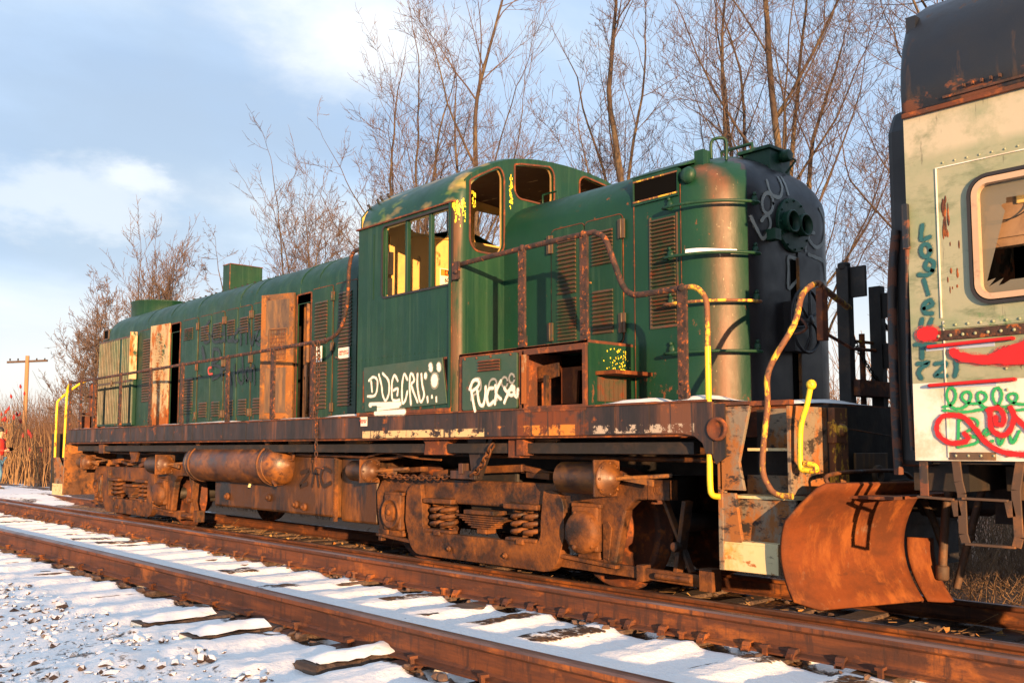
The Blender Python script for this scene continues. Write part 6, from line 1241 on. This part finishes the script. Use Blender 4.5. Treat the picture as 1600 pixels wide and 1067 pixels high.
# ================================================================== VEGETATION
def tree_mesh(seed, H, r0, stems=1, lean=0, spread=.5, depth=6, split0=.28, dens=1., minr=.0035, droop=0):
    rd = random.Random(seed); trunk = MB(); twig = MB(); cnt = 0; Q = []
    for s in range(stems):
        a = rd.uniform(0, 2 * pi); t_ = rd.uniform(.04, .20) if stems > 1 else lean
        Q.append((Vector((.15 * cos(a) * (stems > 1), .15 * sin(a) * (stems > 1), -.3)), Vector((sin(t_) * cos(a), sin(t_) * sin(a), cos(t_))), r0 * rd.uniform(.75, 1.05), H * .50 * rd.uniform(.85, 1.1), 0))
    i_ = 0; cap = 7000 * dens
    while i_ < len(Q) and cnt < cap:
        p, d, r, l, lev = Q[i_]; i_ += 1; cnt += 1
        n = max(3, int(l / .5)) if lev < 2 else (5 if lev < 4 else 3); pts = [p]; rr = [r]; q = p.copy(); dd = d.copy(); r1 = r * (.55, .40, .35, .4, .5, .6, .7)[lev]
        for i in range(n):
            j = (.022, .07, .12, .15, .18, .2, .2)[lev]; dd = (dd + Vector((rd.gauss(0, j), rd.gauss(0, j), rd.gauss(0, j * .6))) + Vector((0, 0, .06 - droop))).normalized(); q = q + dd * l / n; pts.append(q.copy()); rr.append(max(minr * .6, r + (r1 - r) * (i + 1) / n))
        (trunk if lev < 2 else twig).tube(pts, rr, 9 if lev == 0 else (6 if lev < 2 else (4 if lev < 4 else 3)), caps=False)
        if lev >= depth: continue
        k = (6, 6, 5, 4, 3, 2, 2)[lev]
        for c in range(k + (1 if rd.random() < .4 else 0)):
            f = .999 if c == 0 else rd.uniform((split0, .18, .15, .2, .2, .2, .2)[lev], .98); idx = min(n - 1, int(f * n)); base = pts[idx].lerp(pts[idx + 1], f * n - idx)
            ang = rd.uniform(.35, .85) * (.8 if lev == 0 else 1) * (spread / .5) if c else rd.uniform(.02, .22)
            ax = Vector((rd.gauss(0, 1), rd.gauss(0, 1), rd.gauss(0, .4))).cross(dd); ax = ax.normalized() if ax.length > .01 else Vector((1, 0, 0))
            nd = Matrix.Rotation(ang, 3, ax) @ dd; nd = (nd + Vector((0, 0, .12))).normalized()
            rl = rr[idx + 1] * (.95 if c == 0 else rd.uniform(.30, .60)); Q.append((base, nd, max(rl, minr), l * (1 - f * .35) * (rd.uniform(.5, .62) if c else .72) * (1 if lev else .95), lev + 1))
    return trunk, twig
def tree(x, y, seed, H, r0, label, group='bare trees behind the locomotive', **k):
    t_ = thing('bare_tree', label, 'tree', (x, y, gz(x, y)), group); dd_ = math.hypot(x - 11.6, y + 7.1); k['spread'] = k.get('spread', .5) * 1.22; a, b_ = tree_mesh(seed, H, r0, minr=max(.0042, .00021 * dd_), **k); a.build('trunk', 'bark', t_); b_.build('branches', 'twig', t_); return t_
tree(-9.3, 10.5, 101, 20.5, 0.116, 'tall slender bare tree whose trunk rises just left of the cab roof', stems=2, spread=.5, dens=0.65)
tree(-3.4, 11, 102, 21.8, 0.145, 'tall bare tree with a mossy upright trunk right of the cab roof', spread=.55, dens=0.8)
tree(-2.4, 12.5, 103, 19.8, 0.095, 'slim bare tree with several stems close behind the mossy trunk', stems=2, spread=.5, dens=0.5)
tree(-.1, 10.5, 104, 18.5, 0.089, 'bare tree with leaning stems above the short hood', stems=2, spread=.55, dens=0.5)
tree(1.75, 9.5, 105, 19.8, 0.121, 'thick bare tree rising directly behind the twin headlight', spread=.5, split0=.45, dens=0.6)
tree(1.3, 11.0, 106, 17.2, 0.093, 'thinner bare tree leaning left beside the thick one behind the headlight', lean=.14, spread=.6, dens=0.6)
tree(-13.2, 11.0, 107, 18.5, 0.102, 'bare spreading tree behind the left edge of the cab', stems=3, spread=.6, dens=0.65)
tree(-15.6, 12.0, 108, 17.5, 0.085, 'bare many-stemmed tree with drooping limbs behind the long hood', stems=3, spread=.65, dens=0.65)
tree(-21.5, 12.0, 109, 16.2, 0.076, 'bare bushy tree to the right of the exhaust stack', stems=3, spread=.55, dens=0.65)
tree(-18.5, 10.5, 110, 14.1, 0.072, 'bare bushy tree between the exhaust stack and the cab', stems=3, spread=.5, dens=0.65)
tree(-25.5, 10.5, 111, 13.1, 0.076, 'small dark bare tree directly behind the exhaust stack', stems=2, spread=.75, dens=0.5)
tree(-35.0, 11.5, 112, 15.7, 0.076, 'pale slender bare tree right of the round fan shroud', stems=3, spread=.45, dens=0.5)
tree(-38.5, 12.0, 113, 16.2, 0.072, 'pale bare sapling tree left of the round fan shroud', stems=3, spread=.5, dens=0.5)
tree(4.2, 9.0, 114, 12.5, 0.043, 'thin bare sapling leaning in the gap before the passenger car', lean=.35, spread=.6, droop=.03, dens=.5)
tree(4.4, 12.5, 115, 21.1, 0.119, 'bare tree behind the passenger car end and its dark diaphragm', stems=2, spread=.6, dens=0.6)
tree(6.4, 14.5, 116, 22.4, 0.128, 'bare tree showing only above the black car roof', spread=.6, dens=0.7)
tree(-6.6, 14.0, 117, 18.5, 0.102, 'faint bare tree between the two tallest trunks above the cab', stems=2, spread=.55, dens=0.5)
tree(-56, 16, 118, 16.5, 0.102, 'bushy grey bare tree at the left edge of the photo', stems=3, spread=.6)
tree(-49, 13, 119, 12.7, 0.085, 'bushy bare tree behind the utility pole', stems=3, spread=.6)
# sumac with red cones
def sumac(x, y, seed, H, n, label, zmin=0, group='red coned sumacs behind the hood'):
    rd = random.Random(seed); t_ = thing('sumac_shrub', label, 'shrub', (x, y, gz(x, y)), group); mb = MB(); tips = []
    for s in range(n):
        a = rd.uniform(0, 2 * pi); t = rd.uniform(.05, .35); p = Vector((rd.uniform(-.4, .4), rd.uniform(-.3, .3), -.1)); d = Vector((sin(t) * cos(a), sin(t) * sin(a), cos(t))); pts = [p]; l = H * rd.uniform(.65, 1.0)
        for i in range(6): d = (d + Vector((rd.gauss(0, .1), rd.gauss(0, .1), .04))).normalized(); p = p + d * l / 6; pts.append(p.copy())
        mb.tube(pts, [.022 - .002 * i for i in range(7)], 5)
        for b_ in range(rd.choice((2, 3, 3))):
            q = pts[rd.choice((3, 4, 5))].copy(); e_ = (d + Vector((rd.gauss(0, .6), rd.gauss(0, .6), .1))).normalized(); bp = [q]
            for i in range(3): e_ = (e_ + Vector((0, 0, .25))).normalized(); q = q + e_ * l * .085; bp.append(q.copy())
            mb.tube(bp, [.012, .010, .008, .007], 4); tips.append((q, e_))
        tips.append((p, d))
    mb.build('stems', 'bark', t_); base = None
    for q, e_ in tips:
        if rd.random() < .25: continue
        if base is None:
            cb = MB(); cb.lathe((0, 0, 0), (0, 0, 1), [(-.01, .001), (0, .022), (.04, .045), (.09, .046), (.14, .030), (.20, .001)], 8); base = cb.build('seed_cone', 'sumac', t_); c = base
        else: c = base.copy(); COL.objects.link(c)
        c.location = q; c.rotation_euler = e_.to_track_quat('Z', 'Y').to_euler(); s_ = rd.uniform(.8, 1.35); c.scale = (s_, s_, s_)
for i, (x, y, H, n, lab) in enumerate(((-12.4, 5.6, 4.7, 4, 'tall sumac with red cones just left of the cab'), (-13.6, 5.8, 4.6, 4, 'sumac with red cones second from the cab, above the long hood'), (-11.4, 5.2, 4.8, 4, 'sumac with a cluster of red cones touching the cab edge'), (-6.4, 5.3, 5.3, 5, 'sumac with red cones seen through the tall cab window'), (-7.4, 5.4, 5.4, 3, 'sumac seen through the cab side window'), (-31, 2.9, 3.0, 5, 'sumac with red cones above the brush at far left'), (-28, 3.0, 3.6, 4, 'sumac with red cones left of the yellow handrail'), (-24.5, 3.2, 2.6, 4, 'low sumac with red cones behind the far steps'), (-36, 3.5, 3.3, 5, 'sumac with red cones by the utility pole'))):
    sumac(x, y, 200 + i, H, n, lab)
# brush thickets
def thicket(name, x0, x1, y0, y1, n, h, seed, m, r=(.003, .009), bent=.35, dens=None):
    rd = random.Random(seed); mb = MB()
    for i in range(n):
        x = rd.uniform(x0, x1); y = rd.uniform(y0, y1); z = gz(x, y) - .05; a = rd.uniform(0, 2 * pi); t = abs(rd.gauss(0, bent)); l = h * rd.uniform(.45, 1.1); d = Vector((sin(t) * cos(a), sin(t) * sin(a), cos(t))); p = Vector((x, y, z)); pts = [p]
        for k in range(3): d = (d + Vector((rd.gauss(0, .18), rd.gauss(0, .18), rd.gauss(0, .1)))).normalized(); p = p + d * l / 3; pts.append(p)
        q = rd.uniform(*r); mb.tube(pts, [q, q * .8, q * .6, q * .3], 3, caps=False)
        for b_ in range(3):
            s = pts[rd.choice((1, 2))].lerp(pts[3], rd.random() * .5); e_ = (d + Vector((rd.gauss(0, .7), rd.gauss(0, .7), rd.gauss(.1, .4)))).normalized(); mb.tube([s, s + e_ * l * .16, s + (e_ + Vector((0, 0, .3))) * l * .28], [q * .5, q * .4, q * .25], 3, caps=False)
    return mb.build(name, m)
tag(thicket('brush', -75, -20, 3.6, 12, 11000, 2.9, 1, 'brushf', (.004, .010), .55), 'russet brown thicket of dead brush at far left', 'brush', kind='stuff')
tag(thicket('brush', -20, 16, 3.8, 8.5, 6500, 1.7, 2, 'brush', (.003, .009)), 'grey brown brush behind and beneath the train', 'brush', kind='stuff')
tag(thicket('dead_grass', 2, 16, 2.5, 5.5, 4500, .75, 3, 'brush', (.002, .006), .9), 'matted dead grass under the passenger car', 'grass', kind='stuff')
tag(thicket('far_thicket', -95, -30, 14, 32, 3200, 6.0, 4, 'twig', (.012, .03)), 'hazy far thicket of bare trees at the left horizon', 'thicket', kind='stuff')
tag(thicket('far_thicket', -30, 30, 16, 26, 2200, 4.5, 5, 'brush', (.01, .025)), 'grey thicket behind the trees', 'thicket', kind='stuff')
def stalks(x, y, seed, n, H, label):
    rd = random.Random(seed); mb = MB()
    for i in range(n):
        a = rd.uniform(0, 2 * pi); t = rd.uniform(.02, .32); p = Vector((rd.gauss(0, .35), rd.gauss(0, .25), -.1)); d = Vector((sin(t) * cos(a), sin(t) * sin(a), cos(t))); l = H * rd.uniform(.6, 1.1); pts = [p]
        for k in range(5): d = (d + Vector((rd.gauss(0, .05), rd.gauss(0, .05), .02))).normalized(); p = p + d * l / 5; pts.append(p)
        mb.tube(pts, [.014, .013, .011, .009, .006, .003], 5, caps=False)
        if rd.random() < .6: s = pts[3]; e_ = (d + Vector((rd.gauss(0, .6), rd.gauss(0, .6), .2))).normalized(); mb.tube([s, s + e_ * l * .15, s + (e_ + d) * l * .18], [.009, .007, .003], 4, caps=False)
    o = mb.build('stalk_clump', 'straw'); o.location = (x, y, gz(x, y)); tag(o, label, 'shrub', 'straw coloured stalks at the left')
for i, (x, y, n, H, lab) in enumerate(((-27.5, 2.6, 14, 2.9, 'clump of straw coloured stalks right beside the person'), (-25.5, 2.6, 16, 2.5, 'dense clump of pale stalks midway between person and locomotive'), (-23.5, 2.5, 14, 2.3, 'clump of pale leaning stalks just left of the yellow handrail'), (-21.8, 2.6, 10, 2.2, 'short clump of stalks seen past the far steps'), (-30, 3.2, 14, 3.4, 'tall pale stalks behind the person'), (-33, 3.6, 12, 3.2, 'stalks below the utility pole'))): stalks(x, y, 300 + i, n, H, lab)
# utility pole
up = thing('utility_pole', 'sunlit wooden utility pole with one crossarm above the brush', 'utility pole', (-60.4, 12.0, gz(-60, 12)))
MB().cyl((0, 0, 0), (0, 0, 7.75 - gz(-60, 12)), .17, 12, .13).build('pole', 'pole', up); hz_ = 7.35 - gz(-60, 12)
MB().obox((0, 0, hz_), (.74, .67, .03), (-.67, .74, 0), (0, 0, 1), 1.5, .06, .07).build('crossarm', 'tie', up)
mb = MB()
for s in (-1.3, -.7, .7, 1.3): mb.cyl((.74 * s, .67 * s, hz_ + .06), (.74 * s, .67 * s, hz_ + .22), .05, 8)
mb.build('insulators', 'dark', up)
mb = MB(); mb.tube([(-700, 190, 9.6), (-60, 11.0, 7.4), (20, 9, 9.5)], .012, 4); 
# ================================================================== PERSON
pe = thing('person', 'person in red jacket and blue jeans holding a camera at the left edge', 'person', (-19.18, .39, .05)); pe.rotation_euler = (0, 0, R(50))
def skin_fig(name, joints, edges, m, par, sub=2):
    me = bpy.data.meshes.new(name); me.from_pydata([j[:3] for j in joints], edges, []); o = bpy.data.objects.new(name, me); COL.objects.link(o)
    me.materials.append(M[m]); o.parent = par; md = o.modifiers.new('skin', 'SKIN'); md.use_smooth_shade = True
    for v, j in zip(me.skin_vertices[0].data, joints): v.radius = (j[3], j[4] if len(j) > 4 else j[3])
    me.skin_vertices[0].data[0].use_root = True; s = o.modifiers.new('subdivision', 'SUBSURF'); s.levels = sub; s.render_levels = sub; return o
# local frame: facing +X (towards the locomotive), right hand side = -Y
# body (skin): head, neck, torso core, arms to hands, legs
J = [(0, 0, .92, .13, .15), (0, 0, 1.15, .12, .14), (.01, 0, 1.35, .12, .17), (.02, 0, 1.48, .06, .06), (.045, 0, 1.56, .055, .055), (.05, 0, 1.64, .085, .08), (.045, 0, 1.72, .075, .07),
     (.0, -.19, 1.40, .055), (.02, -.24, 1.14, .045), (.24, -.16, 1.10, .032), (.30, -.13, 1.12, .028),
     (.0, .19, 1.40, .055), (.02, .24, 1.14, .045), (.24, .12, 1.10, .032), (.30, .08, 1.12, .028),
     (0, -.10, .84, .09), (.12, -.11, .46, .062), (.04, -.11, .10, .042), (.16, -.12, .04, .04),
     (0, .10, .84, .09), (-.02, .11, .46, .062), (-.22, .11, .12, .042), (-.12, .12, .05, .04)]
E_ = [(0, 1), (1, 2), (2, 3), (3, 4), (4, 5), (5, 6), (2, 7), (7, 8), (8, 9), (9, 10), (2, 11), (11, 12), (12, 13), (13, 14), (0, 15), (15, 16), (16, 17), (17, 18), (0, 19), (19, 20), (20, 21), (21, 22)]
body = skin_fig('body', J, E_, 'skin', pe)
for s in (-1, 1):     # fingers closing round the camera
    for f_ in range(4):
        z = 1.15 - .02 * f_; l = (.05, .058, .055, .042)[f_]; skin_fig('fingers', [(.30, s * .11 - .02, z, .010), (.30 + l * .7, s * .085 - .02, z, .009), (.30 + l, s * .05 - .02, z, .008)], [(0, 1), (1, 2)], 'skin', body, 1)
    skin_fig('thumb', [(.28, s * .10 - .02, 1.14, .011), (.31, s * .07 - .02, 1.165, .009), (.33, s * .045 - .02, 1.17, .008)], [(0, 1), (1, 2)], 'skin', body, 1)
JJ = [(0, 0, .93, .165, .185), (0, 0, 1.10, .155, .175), (.0, 0, 1.30, .15, .195), (.0, 0, 1.44, .10, .13), (.02, 0, 1.50, .075, .075),
      (.0, -.20, 1.40, .075), (.02, -.255, 1.15, .066), (.20, -.18, 1.10, .052), (.25, -.155, 1.11, .042), (.0, .20, 1.40, .075), (.02, .255, 1.15, .066), (.20, .15, 1.10, .052), (.25, .11, 1.11, .042)]
skin_fig('jacket', JJ, [(0, 1), (1, 2), (2, 3), (3, 4), (3, 5), (5, 6), (6, 7), (7, 8), (3, 9), (9, 10), (10, 11), (11, 12)], 'jacket', pe)
JL = [(0, 0, .93, .14, .165), (0, -.095, .82, .10), (.12, -.11, .47, .078), (.05, -.11, .12, .066), (0, .095, .82, .10), (-.02, .11, .47, .078), (-.20, .11, .14, .066)]
skin_fig('jeans', JL, [(0, 1), (1, 2), (2, 3), (0, 4), (4, 5), (5, 6)], 'jeans', pe)
MB().ball((.025, 0, 1.70), .10, .088, .105, 16, 10).ball((-.02, 0, 1.64), .085, .085, .10, 14, 8).build('hair', 'hair', pe)
mb = MB()
for s in (-1, 1): mb.ball((.128, s * .032, 1.645), .008, .014, .008, 8, 6); mb.box(.128, .138, s * .032 - .02, s * .032 + .02, 1.668, 1.674)
mb.build('eyes', 'hair', body); MB().ball((.142, 0, 1.62), .016, .012, .022, 8, 6).ball((.03, -.085, 1.63), .018, .010, .028, 8, 6).ball((.03, .085, 1.63), .018, .010, .028, 8, 6).build('nose_and_ears', 'skin', body); MB().ball((.130, 0, 1.578), .006, .022, .006, 8, 5).build('mouth', 'redt', body)
mb = MB(); mb.ball((.15, -.12, .0), .13, .05, .05, 12, 8); mb.ball((-.13, .12, .02), .13, .05, .05, 12, 8); mb.build('shoes', 'dark', pe)
cm_ = MB().box(.31, .37, -.10, .06, 1.10, 1.20).cyl((.37, -.02, 1.15), (.43, -.02, 1.15), .03).build('camera', 'black', bev=.008); cm_.location = pe.location; cm_.rotation_euler = pe.rotation_euler
tag(cm_, 'small black camera held by the person in the red jacket', 'camera')
# unseen brush added right of the camera to throw broken shade on the near rail

tag(thicket('brush', 11.5, 18, -10.6, -9.2, 650, 1.7, 6, 'brush', (.004, .012), .3), 'low unseen brush added behind the camera to shade the near rail', 'brush', kind='stuff')
